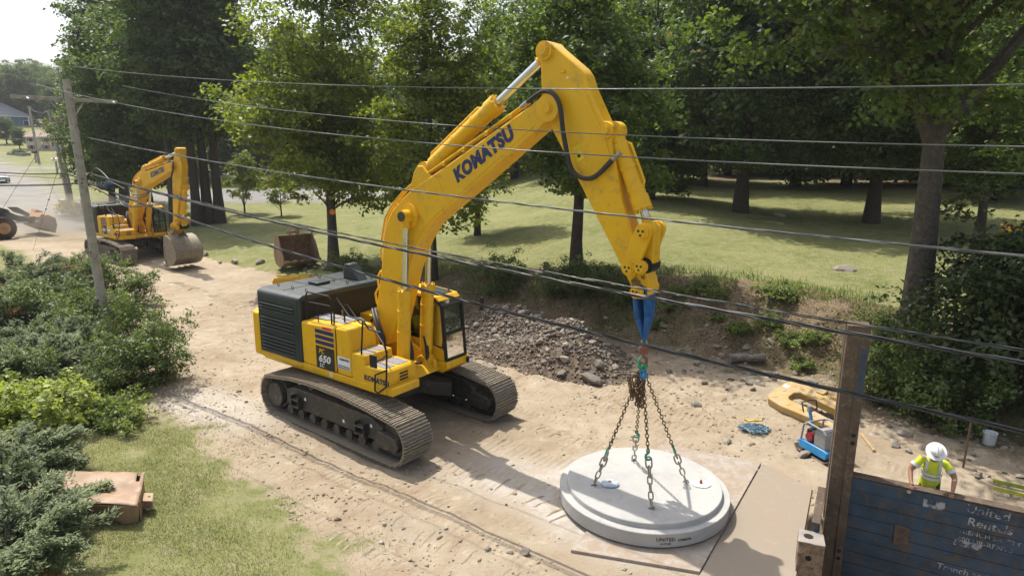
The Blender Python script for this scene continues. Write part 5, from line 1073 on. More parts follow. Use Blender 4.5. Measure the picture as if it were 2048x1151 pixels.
# yellow C-shaped clamp
O = hit(1528, 812)+Vector((0, 0, .2)); U = (hit(1672, 872)+Vector((0, 0, .12))-O); lu = U.length; U.normalize(); Tt = at_depth(1562, 763, O.y+.62); Vv = Tt-O; Vv -= U*Vv.dot(U); Vv.normalize(); Wn = U.cross(Vv)
CLM = mat('dusty ochre steel', (.42, .26, .055), .6, var=.2, scale=2.5, dirt=(.36, .29, .2), dirt_amt=.3, dust=.45)
cl = empty('pipe_clamp', O, 0, 'dusty yellow C-shaped steel clamp with a rack, lying on the bank', 'clamp'); cl.matrix_world = Matrix((U, Vv, Wn)).transposed().to_4x4(); cl.location = O; cl.scale = (.92, 1.02, 1.1)
MBc = MB(); MBc.prism([(.12, .0), (.0, .12), (-.05, .95), (.1, 1.15), (.45, 1.2), (2.15, 1.02), (2.2, .85), (2.1, .74), (.62, .78), (.5, .66), (.52, .42), (.62, .34), (1.3, .36), (2.3, .30), (2.35, .05), (1.6, .02), (.6, -.06)], -.16, .06, 'z'); MBc.build('body', CLM, cl, .025)
for x, y in ((.22, .2), (.2, .6), (.28, .95), (.75, 1.0), (1.25, .95), (.75, .14), (1.15, .18), (1.6, .16), (2.0, .16)): MB().cyl((x, y, .06), (x, y, .068), .07, 16).build('bolt_cover', CLM, cl)
for k in range(13): MB().prism([(1.15+.075*k, 1.14), (1.19+.075*k, 1.2), (1.225+.075*k, 1.13)], -.1, .03, 'z').build('rack_tooth', CLM, cl)
MB().b2((.95, 1.05, -.1), (1.2, 1.28, .1)).build('rack_slide', CLM, cl, .015); MB().b2((1.2, 1.2, -.1), (2.15, 1.3, .03)).build('rack_bar', CLM, cl, .01)
MB().b2((.02, .72, .06), (.2, .84, .066)).build('name_plate', WHT, cl)
# rope and strap heap
p = hit(1508, 862); rp = MB(); pts = []
for k in range(170): a = rg.uniform(0, 6.3); r_ = .34*math.sqrt(rg.random()); pts.append(p+Vector((r_*math.cos(a)*1.3, r_*math.sin(a), .03+.16*(1-r_/.36)*rg.random())))
rp.tube(pts, .014, 5); tag(rp.build('rope_heap', mat('pale blue rope', (.18, .27, .33), .85, var=.4, scale=10)), 'tangled pale blue rope heaped on the dirt', 'rope')
st = MB(); pp = p+Vector((0, .12, .2)); st.tube([pp+Vector((-.25+.08*k, .06*math.sin(k*1.7), .03*math.cos(k*2.1))) for k in range(7)], .03, 5); tag(st.build('strap', mat('yellow strap', (.6, .42, .06), .8, var=.2)), 'yellow strap on top of the rope heap', 'strap')
# dented tan steel box on the grass
TAN = mat('dented tan steel', (.27, .175, .108), .6, var=.25, scale=1.6, dirt=(.37, .26, .175), dirt_amt=.25, bmp=.15, bscale=8)
bx_ = empty('steel_box', (-8.28, 11.98, hz(-8.28, 11.98)), R(-1), 'dented tan steel box with an open end lying in the yard grass', 'steel box')
nxb, nyb = 24, 14; V = []; 
for j in range(nyb+1):
    for i in range(nxb+1):
        u, v = i/nxb, j/nyb; x = -.88+1.72*u+.06*(v-.5); y = -.60+1.16*v; z = .50+.05*v-.12*math.exp(-((u-.72)/.22)**2-((v-.52)/.16)**2)-.05*math.exp(-((u-.2)/.15)**2-((v-.3)/.25)**2)+.015*math.sin(u*23+v*9)*math.sin(v*13)+.03*math.exp(-((u-.6)/.3)**2-((v-.12)/.1)**2)-.05*math.exp(-((v-.0)/.08)**2)*math.sin(u*7)*.5
        V.append((x, y, z))
F = [(j*(nxb+1)+i, j*(nxb+1)+i+1, (j+1)*(nxb+1)+i+1, (j+1)*(nxb+1)+i) for j in range(nyb) for i in range(nxb) if not (j >= nyb-4 and (i in (1, 2) or i in (nxb-2,)))]
mb = MB(); mb.add(V, F); o = mb.build('lid_plate', TAN, bx_); sm = o.modifiers.new('s', 'SOLIDIFY'); sm.thickness = .02; sm.offset = -1
V = []; 
for j in range(9):
    for i in range(nxb+1): u, v = i/nxb, j/8; V.append((-.86+1.68*u-.10*v*(u-.5)+.12*math.sin(u*9)*v*(1-v), -.60+.20*math.sin(v*1.5)*(.4+.6*u**3)*.6-.09*math.sin(u*7+1)*v*(1-.4*v)-.03*math.sin(u*17)*v, .48-.46*v-.05*v*(u > .8)))
mb = MB(); mb.add(V, [(j*(nxb+1)+i, j*(nxb+1)+i+1, (j+1)*(nxb+1)+i+1, (j+1)*(nxb+1)+i) for j in range(8) for i in range(nxb)]); o = mb.build('front_plate', TAN, bx_); o.modifiers.new('s', 'SOLIDIFY').thickness = .02
MB().b2((-.86, .50, .0), (.8, .53, .5)).build('back_plate', TAN, bx_, .008); MB().b2((-.87, -.5, .0), (-.84, .5, .48)).build('end_plate', TAN, bx_, .008); MB().b2((.80, -.45, .02), (.83, .5, .46)).build('end_plate', TAN, bx_, .008)
lg = MB(); lg.b2((.86, -.22, .30), (1.04, .08, .34)); lg.b2((.86, -.2, .12), (1.02, .06, .15)); lg.tube([(.84, -.07, .22), (1.0, -.1, .24), (1.02, -.15, .16), (.9, -.2, .1)], .03, 7); lg.build('hinge_lug', TAN, bx_, .012); MB().cyl((.97, -.06, .30), (.97, -.06, .345), .025, 10).build('lug_hole', BLK, bx_)
text('handwriting', 'Rucking Breaker', .155, mat('dark blue paint pen', (.06, .05, .055), .7), bx_, frame((-.62, -.617, .27), (1, 0, 0), (0, .12, 1)), .004, .008, .1)
for o_ in list(bx_.children): o_.data.transform(Matrix(((1, -.45, 0, 0), (0, 1, 0, 0), (0, 0, 1, 0), (0, 0, 0, 1))))
bx_.scale = (1.1, 1.02, .88)
# spare bucket and coupler behind the excavator
p = hit(592, 532); sb = empty('excavator_bucket', p, R(-52), 'rust-brown spare bucket standing open on the lawn', 'bucket'); BKM = mat('rusty ochre steel', (.22, .14, .08), .65, metal=.1, var=.3, dirt=(.34, .26, .17), dirt_amt=.25, dust=.3)
build_bucket(sb, BKM, Matrix.Translation((0, 0, 1.95)) @ Matrix.Rotation(R(-12), 4, 'Y'), 2.1, 1.1)
p = hit(585, 574); p.z -= .0; qc = empty('quick_coupler', p, R(15), 'yellow attachment with a round barrel lying behind the black hood', 'coupler')
MB().prism([(-.95, 0), (1.0, 0), (1.05, .35), (.9, .62), (-.8, .62), (-1.0, .3)], .18, .28).build('side_plate', YEL, qc, .02); MB().prism([(-.95, 0), (1.0, 0), (1.05, .2), (.8, .4), (-.7, .4), (-1.0, .2)], -.35, -.25).build('side_plate', YEL, qc, .02); MB().b2((-.9, -.3, .0), (.95, .2, .12)).build('bottom_plate', YEL, qc, .02)
MB().tube([(-.8, -.05, .42), (-.45, -.05, .42), (-.44, -.05, .42), (-.1, -.05, .42), (-.09, -.05, .42), (.35, -.05, .42), (.36, -.05, .42), (.85, -.05, .42)], [.2, .2, .17, .17, .21, .21, .17, .17], 20).build('barrel', YEL, qc)
# ------------------------------------------------------------------ utility poles and wires
WP = mat('weathered pole wood', (.34, .315, .275), .9, var=.25, scale=2, dirt=(.19, .155, .12), dirt_amt=.22, bmp=.6, bscale=6)
WD, WNM = Vector((.8039, -.5948, 0)), Vector((.5948, .8039, 0)); PB = Vector((-14.5, 22.73, 0))
PTOP = PB+Vector((-.30, .0, 9.35))
pole = empty('utility_pole', PB, 0, 'leaning grey wooden utility pole with crossarm in the hedge', 'utility pole')
MB().tube([(0, 0, -.5), (-.03, 0, 1.0), (-.14, 0, 4.5), (-.24, 0, 7.6), (-.30, 0, 9.35)], [.17, .165, .145, .13, .12], 16).build('shaft', WP, pole)
ca = MB(); cc0 = Vector((-.295, 0, 8.72))-WD*.17; M_ = frame(cc0, WNM, (0, 0, 1)); ca.box((0, 0, 0), (3.15, .115, .09), M_); ca.build('crossarm', WP, pole, .008)
for s in (-1, 1): MB().tube([cc0+WNM*s*.55, cc0+WNM*s*.12-Vector((0, 0, .62))+WD*.06], .02, 6).build('brace', WP, pole)
MB().tube([cc0+WD*.1-Vector((0, 0, .05))-WNM*.14, cc0+WD*.1+Vector((0, 0, .95))-WNM*.18], .03, 8).build('top_bracket', STEEL, pole); PT = PB+cc0+WD*.1+Vector((0, 0, 1.0))-WNM*.18
for off in (-1.15, 1.42): MB().tube([cc0+WNM*off+WD*.05, cc0+WNM*off+WD*.12-Vector((0, 0, .03)), cc0+WNM*off+WD*.2-Vector((0, 0, .05))], [.025, .04, .02], 8).build('insulator', PW, pole)
MB().tube([PT-PB-WD*.12, PT-PB, PT-PB+WD*.14], [.03, .045, .03], 8).build('insulator', PW, pole)
for z in (1.9, 3.6, 7.3): MB().cyl((-.03-.03*z, -.19+.005*z, z), (-.03-.03*z, -.13, z), .03, 8).build('bolt', DKM, pole)
CON = mat('aluminium conductor', (.11, .115, .12), .55, metal=.3, var=.15); CABL = mat('black cable sheath', (.022, .024, .027), .38, var=.3)
def on_line(px, py, off):
    d_ = ray(px, py); p0 = PB+WNM*off; t_ = (p0-Vector((0, 0, CAM_H))).dot(WNM)/d_.dot(WNM); q = Vector((0, 0, CAM_H))+d_*t_; return (q-p0).dot(WD), q.z
def span(label, off, pts, r, mt, s1=42, tw=0, name='power_line'):
    S = np.array([on_line(a, b, off) for a, b in pts]); w = np.ones(len(S)); k = np.polyfit(S[:, 0], S[:, 1], 2, w=w); ss = np.linspace(max(.1, S[0, 0]), s1, 60)
    base = [PB+WNM*off+WD*float(s)+Vector((0, 0, float(np.polyval(k, s)))) for s in ss]; mb = MB()
    if not tw: mb.tube(base, r, 6)
    else:
        fine = []
        for a, b in zip(base[:-1], base[1:]):
            for q in range(6): fine.append(a.lerp(b, q/6))
        for st in range(tw): mb.tube([p_+WNM*(r*1.1*math.cos(i*.33+st*2*math.pi/tw))+Vector((0, 0, r*1.1*math.sin(i*.33+st*2*math.pi/tw))) for i, p_ in enumerate(fine)], r*.8, 6)
    return tag(mb.build(name, mt, None, 0, 60), label, 'power line' if name == 'power_line' else 'cable')
span('topmost bare wire running right from the pole top', 0, [(126, 131), (400, 155.7), (1000, 178), (1200, 179.3), (1624, 176.8), (2048, 166.5)], .010, CON)
span('second bare wire from the right end of the crossarm', 1.42, [(232, 170), (400, 197), (1000, 257.5), (1200, 270), (2048, 291.5)], .011, CON)
span('third bare wire from the left end of the crossarm', -1.15, [(57, 165), (400, 233.5), (1000, 298), (1200, 313.5), (2048, 345)], .010, CON)
span('twisted grey service cable, fourth line from the top', .12, [(165, 273), (400, 318), (800, 378.5), (1000, 403.8), (1500, 459), (2048, 511)], .0105, CON, tw=3)
span('thin grey strand just above the thick bundled cable', -.1, [(178, 346), (300, 381), (700, 471), (960, 519), (1000, 526), (1422, 600), (1541, 620), (2048, 702)], .012, CABL, name='telephone_cable', tw=2)
span('thick bundled telephone cable, second line from the bottom', .05, [(176, 345), (294, 382), (480, 427), (700, 477), (960, 531), (1334, 600), (1440, 622), (2048, 725)], .017, CABL, name='telephone_cable', tw=3)
span('lowest thick black telephone cable', -.05, [(176, 367), (304, 412), (449, 460), (630, 520), (960, 610), (1140, 656), (1380, 713), (1440, 728), (2048, 857.5)], .018, CABL, name='telephone_cable', tw=3)
def wire(label, pts, r, mt, name='power_line', sag=.0, n=14):
    out = []
    for a, b in zip(pts[:-1], pts[1:]):
        a, b = Vector(a), Vector(b); out += [a.lerp(b, i/n)-Vector((0, 0, sag*4*(i/n)*(1-i/n))) for i in range(n)]
    out.append(Vector(pts[-1])); return tag(MB().tube(out, r, 6).build(name, mt, None, 0, 60), label, 'power line' if name == 'power_line' else 'cable')
PX = Vector((-46, 30, 0))                  # where the lines run to, beyond the left edge
wire('bare wire leaving the pole top to the left edge', [PT, at_depth(0, 152, 24.5), PX+Vector((0, 0, 9.9))], .010, CON)
wire('grey service cable leaving the pole to the left at road height', [at_depth(158, 272, 22.7), at_depth(60, 279, 23.6), at_depth(0, 278, 24.3), PX+Vector((0, 0, 7.3))], .014, CON)
wire('black telephone cable leaving the pole to the left, upper one', [at_depth(165, 358, 22.6), at_depth(133, 347, 23), at_depth(60, 348, 23.5), at_depth(0, 345, 24), PX+Vector((0, 0, 5.6))], .022, CABL, 'telephone_cable')
wire('thin strand leaving the pole to the left between two black cables', [at_depth(165, 360, 22.6), at_depth(60, 353, 23.5), at_depth(0, 351, 24), PX+Vector((0, 0, 5.5))], .009, CABL, 'telephone_cable')
wire('black telephone cable leaving the pole to the left, lower one', [at_depth(165, 366, 22.6), at_depth(100, 370, 23.2), at_depth(0, 371, 24), PX+Vector((0, 0, 5.0))], .028, CABL, 'telephone_cable')
gy_ = hit(66, 500)
gw = empty('guy_wire', gy_, 0, 'steel guy wire with insulators from the pole down to the left', 'guy wire'); gA = PB+Vector((-.25, 0, 8.0)); MB().tube([gA-gy_, Vector((0, 0, 0))], .010, 6).build('strand', CON, gw)
for f in (.42, .5): q = gA.lerp(gy_, f)-gy_; dq = (gy_-gA).normalized(); MB().tube([q, q+dq*.05, q+dq*.25, q+dq*.3], [.02, .05, .05, .02], 8).build('insulator', PW, gw)
wire('thin guy line slanting to the lower left across the street', [at_depth(92, 279, 24), at_depth(0, 425, 26), at_depth(-60, 520, 26.5)], .007, CON)
# splice closure with its loops of cable
def onl(s, z, off=-.05): return PB+WNM*off+WD*s+Vector((0, 0, z))
sA, zA = on_line(212, 372, -.05); sp = empty('splice_closure', onl(sA, zA), 0, 'dark blue cable splice box hanging on the cables right of the pole', 'splice box'); SPB = mat('dark blue plastic', (.02, .045, .075), .4, var=.3)
MB().tube([-WD*.38, -WD*.33, WD*.33, WD*.38], [.07, .13, .13, .07], 12).build('body', SPB, sp)
for k in range(3): MB().cyl(WD*(-.22+.22*k)-WD*.02, WD*(-.22+.22*k)+WD*.02, .145, 12).build('clamp_ring', DKM, sp)
for k, (p0, p1, p2, p3) in enumerate((((178, 350), (192, 336), (212, 352), (225, 368)), ((178, 360), (195, 372), (215, 362), (250, 378)), ((178, 372), (205, 384), (235, 402), (262, 412)), ((262, 380), (272, 395), (290, 392), (300, 382)), ((256, 372), (266, 388), (280, 390), (296, 384)), ((232, 392), (250, 412), (285, 412), (305, 410)))):
    pts = [onl(*on_line(a, b, -.1-.05*k), -.1-.05*k)-sp.location for a, b in (p0, p1, p2, p3)]; hose(sp, pts, .018, CABL, 'cable_loop')
# poles farther up the street
def far_pole(label, px, py, top, r=.13, lean=0):
    p = hit(px, py); h = top; o = empty('utility_pole', p, 0, label, 'utility pole'); MB().tube([(0, 0, -.3), (lean*.5, 0, h*.5), (lean, 0, h)], [r*1.2, r, r*.85], 10).build('shaft', WP, o); MB().tube([(lean-.5, 0, h-.1), (lean+.5, 0, h-.1)], .04, 6).build('crossarm', WP, o); return o
far_pole('grey utility pole at the lawn corner behind the leaning pole', 141, 414, 10.4, .2, -.9); far_pole('second slightly shorter pole beside the lawn corner pole', 146, 412, 9.2, .17, -.5); far_pole('thin far utility pole before the white house', 78, 324, 10.5, .22, -.4)
wire('faint wire between the far street poles', [hit(141, 414)+Vector((-.9, 0, 10.3)), hit(78, 324)+Vector((-.4, 0, 10.3))], .03, CON, sag=.5)
# ------------------------------------------------------------------ wheel loader
p = hit(8, 478); q = hit(92, 470); hd_ = math.atan2(q.y-p.y, q.x-p.x)
ld_ = empty('wheel_loader', p, hd_, 'wheel loader with an orange-lipped bucket raising dust on the road at the left edge', 'wheel loader')
LGR = mat('charcoal loader paint', (.05, .05, .052), .5, var=.2, dust=.4); LOR = mat('orange loader paint', (.50, .21, .04), .6, var=.2, dirt=(.33, .25, .16), dirt_amt=.3, dust=.4); LBK = mat('dusty bucket steel', (.25, .21, .17), .6, var=.25, dust=.4)
# origin: where the near front wheel touches the ground; +x forward, width runs to +y
for y in (0, 2.2):
    for x in (0, -3.3):
        w = MB(); w.tube([(x, y-.38, .85), (x, y-.34, .85), (x, y+.34, .85), (x, y+.38, .85)], [.7, .85, .85, .7], 28); wo = w.build('wheel', RUB, ld_, .03)
        s = -1 if y == 0 else 1
        MB().cyl((x, y+s*.34, .85), (x, y+s*.395, .85), .43, 24).build('rim', LOR, wo); MB().cyl((x, y+s*.38, .85), (x, y+s*.42, .85), .22, 18).build('hub', LBK, wo)
        for k in range(22):
            a = k*2*math.pi/22; d_ = Vector((math.cos(a), 0, math.sin(a))); MB().tube([Vector((x, y-.3, .85))+d_*.86, Vector((x, y+.3, .85))+d_*.86], .035, 4).build('tread_lug', RUB, wo)
MB().prism([(-.9, .6), (.6, .6), (.75, 1.2), (.3, 2.0), (-.3, 2.2), (-.9, 1.5)], .55, 1.65).build('front_frame', LGR, ld_, .04)
MB().prism([(-5.2, .9), (-1.1, .7), (-1.1, 1.7), (-2.0, 2.3), (-4.9, 2.2), (-5.3, 1.6)], .3, 1.9).build('engine_hood', LOR, ld_, .08)
cb_ = MB().prism([(-2.6, 2.0), (-1.1, 1.8), (-1.0, 2.4), (-1.3, 3.4), (-2.5, 3.45), (-2.7, 2.6)], .45, 1.75).build('cab', GLASS, ld_); MB().b2((-2.7, .35, 3.4), (-1.1, 1.85, 3.55)).build('cab_roof', LGR, cb_, .04)
for x, y in ((-2.6, .45), (-2.6, 1.75), (-1.1, .45), (-1.1, 1.75)): MB().tube([(x, y, 1.9), (x+.02, y, 3.42)], .06, 6).build('cab_post', LGR, cb_)
for y in (.35, 1.65):
    MB().prism([(-.5, 2.0), (-.2, 2.35), (.3, 2.3), (1.2, 1.72), (1.9, 1.5), (2.5, 1.55), (2.55, 1.15), (2.0, 1.0), (1.2, 1.25), (.2, 1.75)], y, y+.2).build('lift_arm', LGR, ld_, .03)
    MB().prism([(-.9, 1.9), (-.6, 2.3), (0, 2.45), (.6, 2.2), (.7, 2.05), (0, 2.0)], y-.25, y-.2).build('fender', LGR, ld_, .02)
MB().cyl((.3, .42, 1.2), (1.9, .42, 1.12), .08, 12).build('lift_ram', CHROME, ld_); MB().prism([(.9, 2.35), (1.5, 2.3), (2.3, 1.7), (2.2, 1.5), (1.3, 1.9)], .95, 1.25).build('tilt_link', LGR, ld_, .03)
prof = [(2.5, 1.65), (2.25, 1.1), (2.35, .72), (2.75, .5), (3.35, .18), (3.3, .26), (2.78, .62), (2.45, .8), (2.36, 1.1), (2.6, 1.6)]
bk = MB(); bk.prism(prof, -.45, 2.65); bko = bk.build('bucket', LBK, ld_, .01)
for y in (-.47, 2.61): MB().prism([(2.5, 1.65), (2.25, 1.1), (2.35, .72), (2.75, .5), (3.35, .18), (3.55, .75), (3.5, 1.35), (2.95, 1.66)], y, y+.05).build('bucket_side', LBK, bko, .01)
MB().prism([(2.5, 1.55), (2.95, 1.68), (3.48, 1.35), (3.4, 1.25), (2.9, 1.5), (2.6, 1.45)], -.5, -.46).build('side_edge', LOR, bko, .01); MB().prism([(2.35, 1.5), (2.6, 1.78), (2.75, 1.7), (2.55, 1.5)], -.45, 2.65).build('spill_guard', LOR, bko, .01); MB().prism([(2.9, 1.66), (3.05, 1.95), (3.5, 1.75), (3.5, 1.65)], 1.8, 2.6).build('corner_guard', LOR, bko, .01)
MB().b2((2.7, -.4, .62), (3.05, 2.6, .95)).build('soil', EARTH, bko, .1)
# ------------------------------------------------------------------ cars
def car(label, loc, rz, paint):
    o = empty('parked_car' if 'parked' in label else 'car', loc, rz, label, 'car')
    side = [(-2.2, .35), (-2.25, .7), (-2.1, .95), (-1.3, 1.0), (1.0, .98), (2.05, .82), (2.2, .6), (2.15, .33)]
    MB().prism(side, -.88, .88).build('body', paint, o, .09); MB().prism([(-1.75, .97), (-1.35, 1.42), (.1, 1.45), (.95, .97)], -.76, .76).build('roof', paint, o, .06)
    MB().prism([(-1.55, 1.0), (-1.28, 1.36), (.05, 1.38), (.72, 1.0)], -.775, .775).build('side_window', BLK, o); MB().add([(.12, -.7, 1.44), (.12, .7, 1.44), (.97, .78, 1.0), (.97, -.78, 1.0)], [(0, 1, 2, 3)]).build('windscreen', BLK, o)
    for x in (-1.35, 1.35):
        for y in (-.85, .85): w = MB().cyl((x, y-.1, .33), (x, y+.1, .33), .33, 20).build('wheel', RUB, o); MB().cyl((x, y-.11, .33), (x, y+.11, .33), .19, 14).build('rim', STEEL, w)
    for y in (-.62, .62): MB().b2((2.13, y-.16, .62), (2.2, y+.16, .76)).build('headlight', WHT, o, .02)
    MB().b2((2.18, -.26, .42), (2.21, .26, .54)).build('number_plate', WHT, o); MB().b2((2.15, -.4, .58), (2.2, .4, .74)).build('grille', BLK, o)
    return o
car('silver car coming down the street at the left edge', hit(2, 364), R(-46), mat('silver car paint', (.35, .38, .40), .25, metal=.5, var=.05)); car('dark red car parked in a drive behind the poles', hit(145, 306), R(8), mat('dark red car paint', (.18, .015, .02), .25, var=.05))
# ------------------------------------------------------------------ houses
def house(name, label, loc, rz, w, d, h, wall, roof, rh, wins, shutter=None, porch=False):
    o = empty(name, loc, rz, label, 'house'); MB().b2((-w/2, -d/2, -3), (w/2, d/2, h)).build('wall', wall, o)
    e = .6; r = MB(); r.add([(-w/2-e, -d/2-e, h-.1), (w/2+e, -d/2-e, h-.1), (w/2+e, d/2+e, h-.1), (-w/2-e, d/2+e, h-.1), (-w*.22, 0, h+rh), (w*.22, 0, h+rh)], [(0, 1, 5, 4), (1, 2, 5), (2, 3, 4, 5), (3, 0, 4), (3, 2, 1, 0)]); ro = r.build('roof', roof, o); MB().b2((-w/2-e, -d/2-e-.02, h-.28), (w/2+e, -d/2-e+.06, h-.11)).build('fascia', WHT, ro)
    for x, z, ww, hh in wins:
        f = MB().b2((x-ww/2-.08, -d/2-.05, z-.08), (x+ww/2+.08, -d/2-.01, z+hh+.08)).build('window', WHT, o); MB().b2((x-ww/2, -d/2-.07, z), (x+ww/2, -d/2-.051, z+hh)).build('pane', BLK, f)
        if shutter:
            for s in (-1, 1): MB().b2((x+s*(ww/2+.34)-.24, -d/2-.09, z-.05), (x+s*(ww/2+.34)+.24, -d/2-.02, z+hh+.05)).build('shutter', shutter, f)
    if porch:
        for k in range(4): x = -w/2+.4+(w-.8)*k/3; MB().b2((x-.14, -d/2-1.2, -1), (x+.14, -d/2-.95, h-.25)).build('porch_post', WHT, o)
    return o
GRF = mat('grey shingles', (.25, .26, .28), .9, var=.2, scale=3); BRF = mat('brown shingles', (.30, .22, .18), .9, var=.2, scale=3)
p = at_depth(8, 258, 195); house('house', 'blue house with grey hip roof on the far hill', (p.x-7, p.y+2, p.z-1.0), R(36), 22, 9, 4.8, mat('blue siding', (.06, .15, .24), .8), GRF, 3.8, [(x, 1.6, 1.3, 1.8) for x in (-10, -6, -2, 2, 6, 10)], None, True)
p = hit(84, 299); hs = house('house', 'white two-storey house with red shutters and brown roof across the street', (p.x, p.y, p.z-.3), R(24), 7.6, 7, 5.2, mat('cream siding', (.55, .52, .44), .8, var=.05), BRF, 2.2, [(-2.3, 3.3, 1.0, 1.3), (2.1, 3.3, 1.0, 1.3), (-2.3, .7, 1.0, 1.3), (2.1, .7, .9, 1.3)], mat('red shutters', (.42, .12, .08), .7)); hs.scale = (.62,)*3
# ------------------------------------------------------------------ small street things
def mailbox(label, px, py, mt, s=1.0):
    o = empty('mailbox', hit(px, py), 0, label, 'mailbox'); o.scale = (s,)*3; MB().b2((-.06, -.06, -.1), (.06, .06, 1.05)).build('post', WP, o)
    MB().prism([(-.14, 1.05), (.14, 1.05), (.14, 1.22)]+[(.14*math.cos(a), 1.22+.13*math.sin(a)) for a in [k*math.pi/6 for k in range(1, 6)]]+[(-.14, 1.22)], -.3, .3, 'x').build('box', mt, o); MB().b2((-.1, -.17, 1.2), (.04, -.15, 1.4)).build('flag', RED, o)
mailbox('white mailbox on the verge beside the street', 115, 347, WHT, 1.9); mailbox('dark mailbox on the verge farther up the street', 72, 324, BLK, 1.6)
p = hit(140, 413); bn = empty('rubbish_bin', p+Vector((.4, -1.2, 0)), 0, 'black bin at the foot of the lawn corner poles', 'bin'); MB().prism([(-.4, 0), (.4, 0), (.55, .85), (-.55, .85)], -.4, .4).build('body', RUB, bn, .03); MB().b2((-.6, -.45, .86), (.6, .45, .95)).build('lid', STEEL, bn, .02)
p = hit(38, 310); pl_ = empty('planter', p, R(-20), 'stone planter bed on the far lawn by the street', 'planter'); MB().b2((-2.4, -.9, -.2), (2.4, .9, .5)).build('kerb', mat('planter stone', (.25, .23, .22), .9, var=.3), pl_, .06)
cmx, _, _ = crown_mesh('plants', 91, [(0, 0, .7, 2.1, .7, .35)], 60, 26, .3, .5, LF_BUSH, .1); link('plants', cmx, pl_)
cmx, _, _ = crown_mesh('leaves', 92, [(0, 0, .7, 1.7, 1.3, .7)], 70, 30, .24, .45, LF_WEED, .1); o = link('flower_bush', cmx); o.location = hit(152, 430); tag(o, 'leafy bush with yellow flowers at the drive by the poles', 'bush')
V, F, cc = leaves(np.stack([RNG.uniform(-1.5, 1.2, 160), RNG.uniform(-1.2, .8, 160), RNG.uniform(.6, 1.5, 160)], -1), unit(160, RNG), .22, RNG, np.ones((160, 3))*.5, .9); link('blossoms', mesh_np('blossoms', V, F, mat('yellow blossom', (.75, .5, .05), .7), cc), o)
cmx, _, _ = crown_mesh('leaves', 93, [(0, 0, .5, .9, .6, .45)], 30, 26, .16, .3, LF_WEED, .1); o = link('flower_clump', cmx); tag(o, kind='stuff'); o.location = hit(2022, 500); tag(o, 'tall clump of yellow flowers at the right edge of the lawn', 'flowers')
V, F, cc = leaves(np.stack([RNG.uniform(-.7, .7, 40), RNG.uniform(-.4, .4, 40), RNG.uniform(.9, 1.35, 40)], -1), unit(40, RNG), .17, RNG, np.ones((40, 3))*.5, .9); link('blossoms', mesh_np('blossoms', V, F, mat('orange blossom', (.8, .38, .03), .7), cc), o)
# ------------------------------------------------------------------ shrubs
def juniper(seed, rx, ry, h, nbr=34, per=150, size=.085):
    "low spreading evergreen: arching boughs carrying flat sprays of scale needles"
    rng = np.random.default_rng(seed); mb = MB(); PP = []; TT = []; CC = []
    for b in range(nbr):
        a = rng.uniform(0, 2*math.pi); l = rng.uniform(.55, 1.05); el = rng.uniform(.15, 1.0); tip = np.array([rx*l*math.cos(a), ry*l*math.sin(a), h*(el*(1.05-.55*l)+.12)])
        m_ = tip*.55+np.array([0, 0, h*.28]); tt = np.linspace(0, 1, 9)[:, None]; path = (1-tt)**2*0+2*tt*(1-tt)*m_+tt*tt*tip
        mb.tube([tuple(q) for q in path], [.03*(1-.85*i/8) for i in range(9)], 5, False); tone = rng.normal(.45, .18); brown = rng.uniform(0, 1) < .07
        for s_ in range(18):               # side sprays
            f = rng.uniform(.22, 1.0)**.8; base = 2*f*(1-f)*m_+f*f*tip; da = a+rng.normal(0, .75); sl = rng.uniform(.25, .6)*(rx+ry)*.15*(1.15-.4*f); d_ = np.array([math.cos(da), math.sin(da), rng.normal(.3, .35)]); d_ /= np.linalg.norm(d_)
            n = per//18; g = rng.uniform(0, 1, n); sd_ = np.cross(d_, [0, 0, 1]); sd_ /= np.linalg.norm(sd_)+1e-9
            wv = (1-g)*.5*sl*rng.normal(0, 1, n)*.7; P = base+d_*(g*sl)[:, None]+sd_*wv[:, None]+rng.normal(0, .045, (n, 3)); P[:, 2] += .05*sl-.25*sl*g*g
            T = d_+sd_*np.sign(wv)[:, None]*.6+rng.normal(0, .3, (n, 3)); T /= np.linalg.norm(T, axis=1, keepdims=True); PP.append(P); TT.append(T); c_ = np.clip(tone+.25*(g-.3)+rng.normal(0, .1, n), 0, 1); CC.append(np.stack([c_, np.full(n, .99 if brown else .2), c_], 1))
    P = np.concatenate(PP); T = np.concatenate(TT); C = np.concatenate(CC); n = len(P); s = size*rng.uniform(.7, 1.5, n)[:, None]; sd_ = np.cross(T, unit(n, rng)*.6+np.array([0, 0, 1])); sd_ /= np.linalg.norm(sd_, axis=1, keepdims=True)+1e-9
    V = np.stack([P-T*s*.5, P+sd_*s*.17, P+T*s*.7, P-sd_*s*.17], 1).reshape(-1, 3)
    return mb.mesh('stems', BARK2, 60), mesh_np('foliage', V, np.arange(4*n).reshape(-1, 4), LF_JUN, np.repeat(C, 4, 0))
